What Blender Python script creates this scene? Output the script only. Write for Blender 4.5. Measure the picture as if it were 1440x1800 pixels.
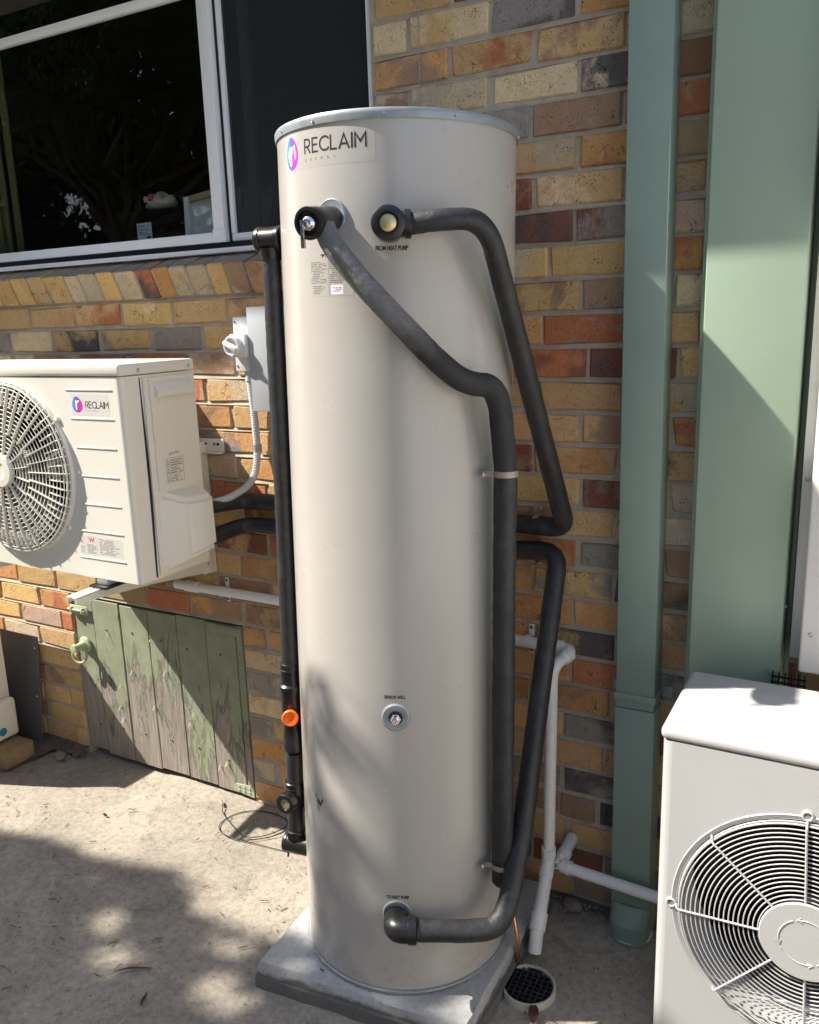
import bpy, bmesh, math, random
from mathutils import Vector, Matrix
R = math.radians
random.seed(7)
for o in list(bpy.data.objects):
    bpy.data.objects.remove(o, do_unlink=True)
S = bpy.context.scene
COL = S.collection

# ------------------------------------------------------------------ camera
cam_d = bpy.data.cameras.new('camera')
cam = bpy.data.objects.new('camera', cam_d)
COL.objects.link(cam)
S.camera = cam
YAW, PITCH, ROLL = 0.512, 0.2249, -0.0328
fw = Vector((-math.sin(YAW), math.cos(YAW), 0)); rt = Vector((math.cos(YAW), math.sin(YAW), 0)); up = Vector((0, 0, 1))
f2 = fw * math.cos(PITCH) - up * math.sin(PITCH)
u2 = fw * math.sin(PITCH) + up * math.cos(PITCH)
r3 = rt * math.cos(ROLL) + u2 * math.sin(ROLL)
u3 = -rt * math.sin(ROLL) + u2 * math.cos(ROLL)
M = Matrix((r3, u3, -f2)).transposed().to_4x4()
M.translation = Vector((1.2, -2.1701, 1.7312))
cam.matrix_world = M
cam_d.sensor_fit = 'VERTICAL'
cam_d.sensor_height = 36.0
cam_d.lens = 36.0 * 1490.0 / 1800.0
cam_d.clip_start = 0.02
cam_d.clip_end = 500

# ------------------------------------------------------------------ sky and sun
SUN_DIR = Vector((0.85, 0.40, -1.0)).normalized()       # the way the light travels
to_sun = -SUN_DIR
SUN_EL = math.asin(to_sun.z)
SUN_AZ = math.atan2(to_sun.x, to_sun.y)
W = bpy.data.worlds.new('World'); S.world = W; W.use_nodes = True
nt = W.node_tree; nt.nodes.clear()
sky = nt.nodes.new('ShaderNodeTexSky'); sky.sky_type = 'NISHITA'; sky.sun_disc = False
sky.sun_elevation = SUN_EL; sky.sun_rotation = SUN_AZ % (2 * math.pi)
bg = nt.nodes.new('ShaderNodeBackground'); bg.inputs['Strength'].default_value = 0.13
wo = nt.nodes.new('ShaderNodeOutputWorld')
nt.links.new(sky.outputs[0], bg.inputs[0]); nt.links.new(bg.outputs[0], wo.inputs[0])
sd = bpy.data.lights.new('sun', 'SUN'); sd.energy = 5.0; sd.angle = R(0.6); sd.color = (1.0, 0.93, 0.82)
sun = bpy.data.objects.new('sun', sd); COL.objects.link(sun)
sun.rotation_euler = SUN_DIR.to_track_quat('-Z', 'Y').to_euler()
sun.location = (-5, -4, 8)
S.view_settings.view_transform = 'Standard'
S.view_settings.look = 'None'
S.view_settings.exposure = 1.1
S.view_settings.gamma = 1.0
S.view_settings.use_curve_mapping = False
S.render.engine = 'CYCLES'
S.cycles.use_denoising = True
S.cycles.max_bounces = 10
S.cycles.diffuse_bounces = 5
S.cycles.transparent_max_bounces = 16
S.cycles.caustics_reflective = False
S.cycles.caustics_refractive = False

# ------------------------------------------------------------------ material helpers
def mat(name, col=(0.5, 0.5, 0.5), rough=0.5, metal=0.0, spec=0.5, coat=0.0):
    m = bpy.data.materials.new(name); m.use_nodes = True
    b = m.node_tree.nodes['Principled BSDF']
    b.inputs['Base Color'].default_value = (*col, 1)
    b.inputs['Roughness'].default_value = rough
    b.inputs['Metallic'].default_value = metal
    b.inputs['Specular IOR Level'].default_value = spec
    b.inputs['Coat Weight'].default_value = coat
    return m
class NT:
    def __init__(s, m):
        s.m = m; s.t = m.node_tree; s.b = s.t.nodes['Principled BSDF']
        s.tc = s.t.nodes.new('ShaderNodeTexCoord'); s.vec = s.tc.outputs['Object']
    def n(s, kind, **kw):
        x = s.t.nodes.new('ShaderNode' + kind)
        for k, v in kw.items():
            setattr(x, k, v)
        return x
    def l(s, a, b): s.t.links.new(a, b)
    def mapping(s, scale=(1, 1, 1), loc=(0, 0, 0), vec=None):
        x = s.n('Mapping'); x.inputs['Scale'].default_value = scale; x.inputs['Location'].default_value = loc
        s.l(vec or s.vec, x.inputs['Vector']); return x.outputs[0]
    def noise(s, scale, detail=4, rough=0.6, dist=0.0, vec=None):
        x = s.n('TexNoise'); x.inputs['Scale'].default_value = scale; x.inputs['Detail'].default_value = detail
        x.inputs['Roughness'].default_value = rough; x.inputs['Distortion'].default_value = dist
        s.l(vec or s.vec, x.inputs['Vector']); return x.outputs['Fac']
    def voro(s, scale, feature='F1', vec=None, rnd=1.0):
        x = s.n('TexVoronoi', feature=feature); x.inputs['Scale'].default_value = scale
        x.inputs['Randomness'].default_value = rnd
        s.l(vec or s.vec, x.inputs['Vector']); return x.outputs['Distance']
    def ramp(s, fac, stops):
        x = s.n('ValToRGB'); e = x.color_ramp.elements
        while len(e) < len(stops): e.new(0.5)
        for el, (p, c) in zip(e, stops):
            el.position = p; el.color = (*c, 1) if len(c) == 3 else c
        s.l(fac, x.inputs[0]); return x.outputs[0]
    def rng(s, fac, a, b, c=0.0, d=1.0):
        x = s.n('MapRange'); x.inputs[1].default_value = a; x.inputs[2].default_value = b
        x.inputs[3].default_value = c; x.inputs[4].default_value = d
        s.l(fac, x.inputs[0]); return x.outputs[0]
    def mix(s, fac, a, b, mode='MIX'):
        x = s.n('Mix', data_type='RGBA', blend_type=mode)
        for sock, v in ((x.inputs[0], fac), (x.inputs[6], a), (x.inputs[7], b)):
            if isinstance(v, (int, float)): sock.default_value = v
            elif isinstance(v, tuple): sock.default_value = (*v, 1)
            else: s.l(v, sock)
        return x.outputs[2]
    def math(s, op, a, b=0.0):
        x = s.n('Math', operation=op)
        for sock, v in ((x.inputs[0], a), (x.inputs[1], b)):
            if isinstance(v, (int, float)): sock.default_value = v
            else: s.l(v, sock)
        return x.outputs[0]
    def bump(s, h, strength=0.3, dist=0.01, normal=None):
        x = s.n('Bump'); x.inputs['Strength'].default_value = strength; x.inputs['Distance'].default_value = dist
        s.l(h, x.inputs['Height'])
        if normal: s.l(normal, x.inputs['Normal'])
        s.l(x.outputs[0], s.b.inputs['Normal']); return x.outputs[0]
    def col(s, c): s.l(c, s.b.inputs['Base Color'])
    def rough(s, c): s.l(c, s.b.inputs['Roughness'])

def mk_worn(name, col, rough, var=0.12, scale=6, dust=None, dust_amt=0.5, bump=0.0, bscale=200, metal=0.0, coat=0.0, spec=0.5):
    m = mat(name, col, rough, metal, spec, coat); q = NT(m)
    n = q.noise(scale, 5, 0.65)
    a = tuple(max(0, c * (1 - var)) for c in col); b = tuple(min(1, c * (1 + var)) for c in col)
    c = q.ramp(n, [(0.3, a), (0.7, b)])
    if dust:
        d = q.rng(q.noise(scale * 4.3, 6, 0.75), 0.48, 0.75, 0, dust_amt)
        c = q.mix(d, c, dust)
    q.col(c)
    r = q.rng(q.noise(scale * 2.1, 4, 0.6), 0.3, 0.7, rough * 0.85, min(1, rough * 1.2)); q.rough(r)
    if bump: q.bump(q.noise(bscale, 3, 0.6), bump, 0.004)
    return m

# ---- materials
def m_brick():
    m = mat('brick', rough=0.92, spec=0.2); q = NT(m)
    oi = q.n('ObjectInfo')
    a1 = q.n('Attribute', attribute_type='OBJECT', attribute_name='c1').outputs['Color']
    a2 = q.n('Attribute', attribute_type='OBJECT', attribute_name='c2').outputs['Color']
    am = q.n('Attribute', attribute_type='OBJECT', attribute_name='blend').outputs['Fac']
    add = q.n('VectorMath', operation='ADD'); q.l(q.vec, add.inputs[0])
    cmb = q.n('CombineXYZ'); rr = q.math('MULTIPLY', oi.outputs['Random'], 41.0)
    q.l(rr, cmb.inputs[0]); q.l(rr, cmb.inputs[2]); q.l(cmb.outputs[0], add.inputs[1])
    v = add.outputs[0]
    big = q.noise(6.0, 7, 0.62, 0.5, vec=v)
    th = q.math('SUBTRACT', 0.90, q.math('MULTIPLY', am, 0.62))
    f = q.rng(q.math('SUBTRACT', big, th), -0.04, 0.05)
    c = q.mix(f, a1, a2)
    sand = q.noise(190, 6, 0.85, vec=v)
    c = q.mix(1.0, c, q.ramp(sand, [(0.28, (0.62, 0.58, 0.54)), (0.5, (1.0, 1.0, 1.0)), (0.72, (1.22, 1.18, 1.12))]), 'MULTIPLY')
    tint = q.noise(24, 7, 0.75, vec=v)
    c = q.mix(q.rng(tint, 0.42, 0.78, 0, 0.5), c, q.mix(1.0, c, (0.66, 0.58, 0.50), 'MULTIPLY'))
    pale = q.rng(q.noise(15, 8, 0.75, 1.0, vec=v), 0.56, 0.72, 0, 0.3)
    c = q.mix(pale, c, (0.62, 0.53, 0.40))
    pits = q.voro(150, vec=v)
    pm = q.math('MULTIPLY', q.rng(pits, 0.26, 0.16), q.rng(q.noise(19, 4, 0.6, vec=v), 0.50, 0.60))
    c = q.mix(q.math('MULTIPLY', pm, 0.85), c, (0.035, 0.028, 0.022))
    wv = q.n('VectorMath', operation='ADD'); q.l(v, wv.inputs[0])
    nz = q.n('TexNoise'); nz.inputs['Scale'].default_value = 60; nz.inputs['Detail'].default_value = 4; q.l(v, nz.inputs['Vector'])
    sc = q.n('VectorMath', operation='SCALE'); q.l(nz.outputs['Color'], sc.inputs[0]); sc.inputs['Scale'].default_value = 0.030; q.l(sc.outputs[0], wv.inputs[1])
    cr = q.voro(24, 'DISTANCE_TO_EDGE', vec=wv.outputs[0])
    cm = q.math('MULTIPLY', q.rng(cr, 0.020, 0.006), q.rng(q.noise(13, 3, 0.6, vec=v), 0.57, 0.63))
    c = q.mix(q.math('MULTIPLY', cm, 0.8), c, (0.055, 0.042, 0.03))
    q.col(c)
    h = q.math('ADD', q.math('MULTIPLY', sand, 0.55), q.noise(30, 6, 0.72, vec=v))
    h = q.math('SUBTRACT', h, q.math('MULTIPLY', pm, 0.9)); h = q.math('SUBTRACT', h, q.math('MULTIPLY', cm, 0.7))
    q.bump(h, 0.9, 0.006)
    return m
def m_brick_rest():
    m = mat('brick_rest', rough=0.92, spec=0.2); q = NT(m)
    g = q.n('NewGeometry')
    c = q.ramp(g.outputs['Random Per Island'], [(0, (0.40, 0.27, 0.14)), (0.25, (0.46, 0.36, 0.21)), (0.5, (0.36, 0.19, 0.09)), (0.72, (0.20, 0.09, 0.06)), (0.9, (0.16, 0.14, 0.13))])
    q.col(q.mix(q.rng(q.noise(25, 5, 0.7), 0.4, 0.7, 0, 0.5), c, (0.25, 0.19, 0.13)))
    q.bump(q.noise(60, 5, 0.7), 0.5, 0.005)
    return m
def m_mortar():
    m = mat('mortar', rough=0.95, spec=0.15); q = NT(m)
    c = q.ramp(q.noise(14, 6, 0.7), [(0.3, (0.37, 0.315, 0.24)), (0.7, (0.54, 0.48, 0.395))])
    q.col(q.mix(q.rng(q.noise(3, 3, 0.6), 0.5, 0.75, 0, 0.35), c, (0.27, 0.215, 0.155)))
    q.bump(q.math('ADD', q.noise(220, 3, 0.6), q.noise(30, 5, 0.7)), 0.6, 0.005)
    return m
def m_concrete():
    m = mat('concrete', rough=0.95, spec=0.15); q = NT(m)
    v = q.vec
    base = q.ramp(q.noise(2.2, 8, 0.72, 0.6), [(0.28, (0.255, 0.23, 0.195)), (0.5, (0.35, 0.316, 0.266)), (0.72, (0.43, 0.388, 0.328))])
    fine = q.ramp(q.noise(48, 8, 0.8), [(0.32, (0.60, 0.59, 0.575)), (0.50, (0.98, 0.98, 0.98)), (0.68, (1.22, 1.20, 1.16))])
    c = q.mix(1.0, base, fine, 'MULTIPLY')
    st = q.math('MULTIPLY', q.rng(q.noise(5.2, 9, 0.80, 1.2), 0.54, 0.68), 0.60)
    c = q.mix(st, c, (0.13, 0.12, 0.105))
    scr = q.rng(q.noise(9, 9, 0.85, 2.0), 0.57, 0.70, 0, 0.65)
    c = q.mix(scr, c, (0.58, 0.54, 0.47))
    agg = q.rng(q.voro(260), 0.20, 0.1, 0, 0.6)
    c = q.mix(q.math('MULTIPLY', agg, q.rng(q.noise(11, 3, 0.5), 0.45, 0.6)), c, (0.07, 0.06, 0.05))
    q.col(c)
    h = q.math('ADD', q.noise(75, 7, 0.75), q.math('MULTIPLY', q.noise(11, 7, 0.7), 1.6))
    h = q.math('ADD', h, q.math('MULTIPLY', q.noise(420, 2, 0.5), 0.5))
    q.bump(h, 0.50, 0.006)
    return m
def m_slab():
    m = mat('slab', rough=0.85, spec=0.25); q = NT(m)
    c = q.ramp(q.noise(6, 7, 0.7, 0.4), [(0.3, (0.31, 0.315, 0.32)), (0.7, (0.48, 0.48, 0.48))])
    c = q.mix(q.rng(q.noise(70, 6, 0.75), 0.5, 0.72, 0, 0.55), c, (0.17, 0.165, 0.16))
    sx = q.n('SeparateXYZ'); q.l(q.vec, sx.inputs[0])
    low_dark = q.rng(q.math('ADD', sx.outputs[2], q.math('MULTIPLY', q.noise(9, 5, 0.7), 0.07)), 0.078, 0.090, 0.80, 0.0)  # darker towards the bottom of the plinth, with an uneven edge
    c = q.mix(low_dark, c, (0.075, 0.07, 0.06))
    q.col(c); q.bump(q.math('ADD', q.noise(120, 6, 0.7), q.noise(14, 5, 0.7)), 0.45, 0.004)
    return m
def m_gate():
    m = mat('peeling_green_paint', rough=0.8, spec=0.25); q = NT(m)
    oi = q.n('ObjectInfo')
    sx = q.n('SeparateXYZ'); q.l(q.vec, sx.inputs[0])
    off = q.n('VectorMath', operation='ADD'); cmb = q.n('CombineXYZ')
    q.l(q.math('MULTIPLY', oi.outputs['Random'], 9.0), cmb.inputs[0]); q.l(q.vec, off.inputs[0]); q.l(cmb.outputs[0], off.inputs[1])
    vs = q.mapping((11, 11, 2.0), vec=off.outputs[0])
    grain = q.noise(6, 6, 0.7, 0.4, vec=q.mapping((30, 30, 1.2), vec=off.outputs[0]))
    wood = q.ramp(grain, [(0.25, (0.13, 0.11, 0.095)), (0.5, (0.30, 0.265, 0.23)), (0.75, (0.45, 0.405, 0.355))])
    paint = q.ramp(q.noise(12, 5, 0.7), [(0.3, (0.235, 0.265, 0.18)), (0.7, (0.325, 0.352, 0.255))])
    peel = q.math('ADD', q.noise(1.0, 8, 0.72, 0.7, vec=vs), q.math('ADD', q.rng(sx.outputs[2], 0.0, 0.66, 0.20, -0.16), q.rng(oi.outputs['Random'], 0.0, 1.0, -0.075, 0.045)))
    k = q.rng(peel, 0.545, 0.56)
    edge = q.math('SUBTRACT', q.rng(peel, 0.52, 0.545), k)
    c = q.mix(k, paint, wood)
    c = q.mix(q.math('MULTIPLY', q.math('MAXIMUM', edge, 0.0), 0.6), c, (0.42, 0.46, 0.33))
    crk = q.math('MULTIPLY', q.rng(q.noise(1.0, 6, 0.8, 1.0, vec=q.mapping((46, 46, 7), vec=off.outputs[0])), 0.64, 0.69), 0.85)
    c = q.mix(crk, c, (0.05, 0.045, 0.04))
    q.col(c)
    h = q.math('SUBTRACT', q.math('MULTIPLY', grain, 0.35), q.math('MULTIPLY', k, 0.9))
    h = q.math('ADD', h, q.math('MULTIPLY', q.math('MAXIMUM', edge, 0.0), 1.1)); h = q.math('SUBTRACT', h, q.math('MULTIPLY', crk, 0.8))
    q.bump(h, 0.9, 0.006)
    return m
def m_glass():
    m = bpy.data.materials.new('window_glass'); m.use_nodes = True; t = m.node_tree; t.nodes.clear()
    o = t.nodes.new('ShaderNodeOutputMaterial'); mx = t.nodes.new('ShaderNodeMixShader')
    tr = t.nodes.new('ShaderNodeBsdfTransparent'); gl = t.nodes.new('ShaderNodeBsdfGlossy'); fr = t.nodes.new('ShaderNodeFresnel')
    gl.inputs['Roughness'].default_value = 0.01; fr.inputs['IOR'].default_value = 1.5; tr.inputs[0].default_value = (0.90, 0.93, 0.92, 1)
    ge = t.nodes.new('ShaderNodeNewGeometry'); inv = t.nodes.new('ShaderNodeMath'); inv.operation = 'SUBTRACT'; inv.inputs[0].default_value = 1.0; ml = t.nodes.new('ShaderNodeMath'); ml.operation = 'MULTIPLY'
    t.links.new(ge.outputs['Backfacing'], inv.inputs[1]); t.links.new(fr.outputs[0], ml.inputs[0]); t.links.new(inv.outputs[0], ml.inputs[1]); t.links.new(ml.outputs[0], mx.inputs[0]); t.links.new(tr.outputs[0], mx.inputs[1]); t.links.new(gl.outputs[0], mx.inputs[2]); t.links.new(mx.outputs[0], o.inputs[0])
    return m
def m_screen():
    m = bpy.data.materials.new('insect_mesh'); m.use_nodes = True; t = m.node_tree; b = t.nodes['Principled BSDF']
    o = [n for n in t.nodes if n.type == 'OUTPUT_MATERIAL'][0]
    q = NT(m)
    a = q.noise(1, 3, 0.7, vec=q.mapping((14, 14, 420))); c = q.noise(1, 3, 0.7, vec=q.mapping((420, 14, 14)))
    w = q.math('ADD', a, c)
    q.col(q.ramp(w, [(0.35, (0.003, 0.0035, 0.005)), (0.66, (0.020, 0.023, 0.030))])); b.inputs['Roughness'].default_value = 0.7
    tr = t.nodes.new('ShaderNodeBsdfTransparent'); mx = t.nodes.new('ShaderNodeMixShader')
    mx.inputs[0].default_value = 0.62
    t.links.new(tr.outputs[0], mx.inputs[1]); t.links.new(b.outputs[0], mx.inputs[2]); t.links.new(mx.outputs[0], o.inputs[0])
    return m
def m_leaf(name, a, b):
    m = mat(name, a, 0.55); q = NT(m); g = q.n('NewGeometry')
    q.col(q.ramp(g.outputs['Random Per Island'], [(0, a), (1, b)])); return m
def m_vcol():
    m = mat('logo_print', rough=0.4); q = NT(m)
    q.col(q.n('Attribute', attribute_type='GEOMETRY', attribute_name='print_colour').outputs['Color']); return m
def m_tank():
    m = mat('cream_enamel', (0.45, 0.43, 0.40), 0.30, 0.0, 0.5, 0.45); q = NT(m); m.node_tree.nodes['Principled BSDF'].inputs['Coat Roughness'].default_value = 0.20
    c = q.ramp(q.noise(2.5, 5, 0.6), [(0.3, (0.434, 0.414, 0.381)), (0.7, (0.460, 0.439, 0.405))])
    sx = q.n('SeparateXYZ'); q.l(q.vec, sx.inputs[0])
    low = q.rng(sx.outputs[2], 0.30, 0.0, 0.0, 0.55)                     # splashed dirt near the foot
    spl = q.math('MULTIPLY', low, q.rng(q.noise(38, 7, 0.8), 0.50, 0.68))
    c = q.mix(spl, c, (0.27, 0.245, 0.21))
    dust = q.rng(q.noise(1.0, 7, 0.7, vec=q.mapping((26, 26, 3.0))), 0.55, 0.75, 0.0, 0.16)
    c = q.mix(dust, c, (0.40, 0.375, 0.335))
    q.col(c); q.rough(q.rng(q.noise(9, 5, 0.7), 0.3, 0.7, 0.25, 0.40))
    h = q.math('ADD', q.noise(3.2, 2, 0.4), q.math('MULTIPLY', q.noise(1.0, 2, 0.5, vec=q.mapping((2.0, 2.0, 90.0))), 0.02))
    q.bump(h, 0.14, 0.02)
    return m
MT = dict(
    brick=m_brick(), brick_rest=m_brick_rest(), mortar=m_mortar(), concrete=m_concrete(), slab=m_slab(), gate=m_gate(),
    glass=m_glass(), screen=m_screen(), logo=m_vcol(),
    tank=m_tank(),
    zinc=mk_worn('zinc_trim', (0.31, 0.345, 0.365), 0.45, 0.10, 30, metal=0.3),
    foam=mk_worn('black_foam_insulation', (0.020, 0.021, 0.0235), 0.50, 0.25, 7, dust=(0.15, 0.155, 0.16), dust_amt=0.20, bump=0.35, bscale=140),
    foam_sunlit=mk_worn('sunlit_dusty_foam', (0.135, 0.14, 0.138), 0.7, 0.22, 8, dust=(0.27, 0.28, 0.27), dust_amt=0.5, bump=0.5, bscale=60),
    black=mk_worn('black_plastic', (0.012, 0.012, 0.013), 0.32, 0.2, 20),
    chrome=mat('chrome', (0.75, 0.75, 0.76), 0.12, 1.0), brass=mk_worn('brass', (0.62, 0.52, 0.27), 0.4, 0.1, 60, metal=0.8),
    copper=mk_worn('copper', (0.72, 0.33, 0.18), 0.32, 0.12, 30, metal=0.9), clip=mk_worn('clip_metal', (0.40, 0.33, 0.31), 0.5, 0.1, 40, metal=0.5),
    screw=mat('screw_steel', (0.55, 0.55, 0.55), 0.35, 0.8),
    ac_cream=mk_worn('ivory_powder_coat', (0.74, 0.715, 0.635), 0.45, 0.02, 3, bump=0.05, bscale=500),
    ac_white=mk_worn('white_powder_coat', (0.465, 0.465, 0.46), 0.42, 0.03, 2.5, dust=(0.50, 0.48, 0.42), dust_amt=0.25, bump=0.06, bscale=500),
    ac_dark=mat('fan_cavity', (0.004, 0.004, 0.0045), 0.9, spec=0.1), fin=mat('sun_block_metal', (0.05, 0.05, 0.05), 0.6, 0.3),  # fin: metal of the added box that blocks sunlight behind the heat pump
    blade=mat('fan_blade', (0.09, 0.09, 0.085), 0.6), blade_dark=mat('fan_blade_dark', (0.010, 0.010, 0.011), 0.7, spec=0.2),
    green=mk_worn('pale_green_colorbond', (0.315, 0.415, 0.315), 0.34, 0.035, 2.2, dust=(0.42, 0.46, 0.40), dust_amt=0.14, bump=0.06, bscale=400),
    green_pipe=mk_worn('green_paint', (0.235, 0.325, 0.28), 0.38, 0.06, 4, dust=(0.34, 0.36, 0.32), dust_amt=0.16, bump=0.06, bscale=300),
    white=mk_worn('white_paint', (0.74, 0.73, 0.71), 0.45, 0.03, 3), pvc=mk_worn('white_pvc', (0.80, 0.80, 0.80), 0.32, 0.04, 9, dust=(0.50, 0.47, 0.42), dust_amt=0.25),
    conduit=mk_worn('grey_conduit', (0.55, 0.56, 0.57), 0.45, 0.05, 9), box_grey=mk_worn('grey_box', (0.40, 0.425, 0.45), 0.5, 0.03, 5),
    switch=mk_worn('switch_plastic', (0.72, 0.73, 0.74), 0.35, 0.02, 5), alu=mk_worn('white_aluminium', (0.84, 0.87, 0.92), 0.4, 0.02, 4),
    rubber=mat('rubber_seal', (0.01, 0.01, 0.01), 0.6), orange=mat('orange_plug', (0.95, 0.16, 0.01), 0.4),
    print=mat('black_print', (0.012, 0.012, 0.014), 0.5), print_grey=mat('grey_print', (0.16, 0.16, 0.16), 0.6), print_red=mat('red_print', (0.75, 0.03, 0.07), 0.5),
    print_pink=mat('pink_stamp', (0.30, 0.13, 0.14), 0.8), label=mat('label_film', (0.66, 0.64, 0.60), 0.35), label_tank=mat('clear_label', (0.448, 0.428, 0.394), 0.30, 0.0, 0.5, 0.45),
    paper=mat('white_label', (0.75, 0.77, 0.83), 0.6), pwhite=mat('white_print', (0.8, 0.8, 0.8), 0.5),
    dark_sheet=mk_worn('dark_grey_sheet', (0.10, 0.10, 0.105), 0.45, 0.08, 5), timber=mk_worn('rough_timber', (0.27, 0.19, 0.10), 0.85, 0.25, 14, bump=0.5, bscale=60),
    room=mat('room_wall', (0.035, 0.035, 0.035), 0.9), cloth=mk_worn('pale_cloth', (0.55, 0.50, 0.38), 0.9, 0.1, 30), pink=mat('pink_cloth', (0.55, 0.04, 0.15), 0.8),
    canvas=mk_worn('canvas_cloth', (0.78, 0.76, 0.72), 0.9, 0.06, 20), pine=mk_worn('pine_wood', (0.42, 0.33, 0.20), 0.7, 0.15, 12), drape=mat('olive_curtain', (0.10, 0.085, 0.03), 0.9),
    black_box=mat('black_carton', (0.003, 0.003, 0.003), 0.9, spec=0.1),
    soffit=mat('soffit_board', (0.62, 0.60, 0.56), 0.7), roof=mk_worn('roof_tile', (0.20, 0.10, 0.07), 0.8, 0.2, 6), bark=mk_worn('bark', (0.16, 0.13, 0.10), 0.9, 0.3, 12, bump=0.8, bscale=30),
    bounce_weatherboard=mk_worn('pale_grey_bounce_weatherboard', (0.70, 0.69, 0.67), 0.6, 0.04, 3), leaf_gum=m_leaf('gum_leaf', (0.06, 0.09, 0.035), (0.10, 0.12, 0.05)), leaf_dark=m_leaf('hedge_leaf', (0.035, 0.07, 0.02), (0.08, 0.11, 0.03)),
    dry=mk_worn('dry_leaf', (0.13, 0.06, 0.045), 0.7, 0.3, 20), dry_tan=mk_worn('tan_leaf', (0.26, 0.19, 0.13), 0.8, 0.3, 20), dirt=mk_worn('dark_soil', (0.10, 0.085, 0.07), 0.98, 0.4, 30, bump=1.0, bscale=70),
    stone=mk_worn('mortar_rubble', (0.22, 0.195, 0.165), 0.95, 0.25, 20, bump=0.8, bscale=60), fence=mk_worn('fence_timber', (0.22, 0.17, 0.12), 0.85, 0.2, 3),
    grate=mk_worn('grate_plastic', (0.025, 0.026, 0.03), 0.6, 0.2, 40), rim=mk_worn('drain_rim', (0.46, 0.44, 0.37), 0.6, 0.1, 30), blue=mat('blue_sticker', (0.02, 0.20, 0.28), 0.4),
    cable=mat('black_cable', (0.01, 0.01, 0.01), 0.4), sill_shade_wash=mk_worn('weathered_shaded_sill', (0.27, 0.235, 0.205), 0.9, 0.2, 14, bump=0.5, bscale=90), rust=mk_worn('rusty_nail', (0.12, 0.075, 0.05), 0.8, 0.3, 80), flake=mk_worn('paint_chip', (0.30, 0.34, 0.235), 0.7, 0.15, 40), latch=mk_worn('painted_iron', (0.36, 0.42, 0.28), 0.6, 0.15, 40),
)

def sunlit_fade(m):
    # sunlight painted in: dusty upper sleeve coloured sunlit grey, fading to shaded black
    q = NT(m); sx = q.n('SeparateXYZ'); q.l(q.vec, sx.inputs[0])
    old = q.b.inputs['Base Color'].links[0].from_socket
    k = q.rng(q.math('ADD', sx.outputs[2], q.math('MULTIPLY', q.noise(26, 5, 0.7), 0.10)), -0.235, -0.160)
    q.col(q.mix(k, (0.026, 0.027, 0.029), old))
sunlit_fade(MT['foam_sunlit'])

# ------------------------------------------------------------------ object helpers
ORG = {}
def tag(o, label, cat, group=None):
    o['label'] = label; o['category'] = cat
    if group: o['group'] = group
    return o
def thing(name, label, cat, loc=(0, 0, 0), group=None, rot=None):
    o = bpy.data.objects.new(name, None); COL.objects.link(o); o.location = loc; o.empty_display_size = 0.05
    if rot: o.rotation_euler = rot
    ORG[o] = Vector(loc) if not rot else Vector((0, 0, 0))
    return tag(o, label, cat, group)
def fin(bm, name, m, parent=None, smooth=35, recalc=True):
    if recalc: bmesh.ops.recalc_face_normals(bm, faces=bm.faces)
    me = bpy.data.meshes.new(name); bm.to_mesh(me); bm.free()
    return fin_me(me, name, m, parent, smooth)
def fin_me(me, name, m, parent=None, smooth=35):
    me.materials.append(MT[m] if isinstance(m, str) else m)
    o = bpy.data.objects.new(name, me); COL.objects.link(o)
    if parent is not None:
        org = ORG[parent]; me.transform(Matrix.Translation(-org)); o.parent = parent; ORG[o] = org
    else: ORG[o] = Vector((0, 0, 0))
    if smooth:
        me.shade_smooth(); me.set_sharp_from_angle(angle=R(smooth))
    return o
def box(bm, x0, x1, y0, y1, z0, z1, bev=0.0, seg=2, mtx=None):
    r = bmesh.ops.create_cube(bm, size=1.0); vs = r['verts']
    m = Matrix.Translation(((x0 + x1) / 2, (y0 + y1) / 2, (z0 + z1) / 2)) @ Matrix.Diagonal((abs(x1 - x0), abs(y1 - y0), abs(z1 - z0), 1))
    bmesh.ops.transform(bm, matrix=m, verts=vs)
    if bev:
        es = list({e for v in vs for e in v.link_edges})
        rr = bmesh.ops.bevel(bm, geom=es, offset=bev, segments=seg, affect='EDGES', profile=0.5)
        vs = list({v for f in rr['faces'] for v in f.verts} | {v for v in vs if v.is_valid})
    if mtx is not None: bmesh.ops.transform(bm, matrix=mtx, verts=[v for v in vs if v.is_valid])
    return vs
def nb(): return bmesh.new()
def bx(name, m, parent, x0, x1, y0, y1, z0, z1, bev=0.0, seg=2, mtx=None):
    bm = nb(); box(bm, x0, x1, y0, y1, z0, z1, bev, seg, mtx); return fin(bm, name, m, parent)
def fillet(pts, rad, n=8):
    pts = [Vector(p) for p in pts]; out = [pts[0]]
    for i in range(1, len(pts) - 1):
        p = pts[i]; r = rad[i - 1] if isinstance(rad, (list, tuple)) else rad
        d1 = (pts[i - 1] - p); d2 = (pts[i + 1] - p)
        a = min(r, d1.length * 0.49); b = min(r, d2.length * 0.49)
        p1 = p + d1.normalized() * a; p2 = p + d2.normalized() * b
        for k in range(n + 1):
            t = k / n; out.append(p1 * (1 - t) ** 2 + p * 2 * t * (1 - t) + p2 * t * t)
    out.append(pts[-1])
    res = [out[0]]
    for q in out[1:]:
        if (q - res[-1]).length > 1e-5: res.append(q)
    return res
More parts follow.
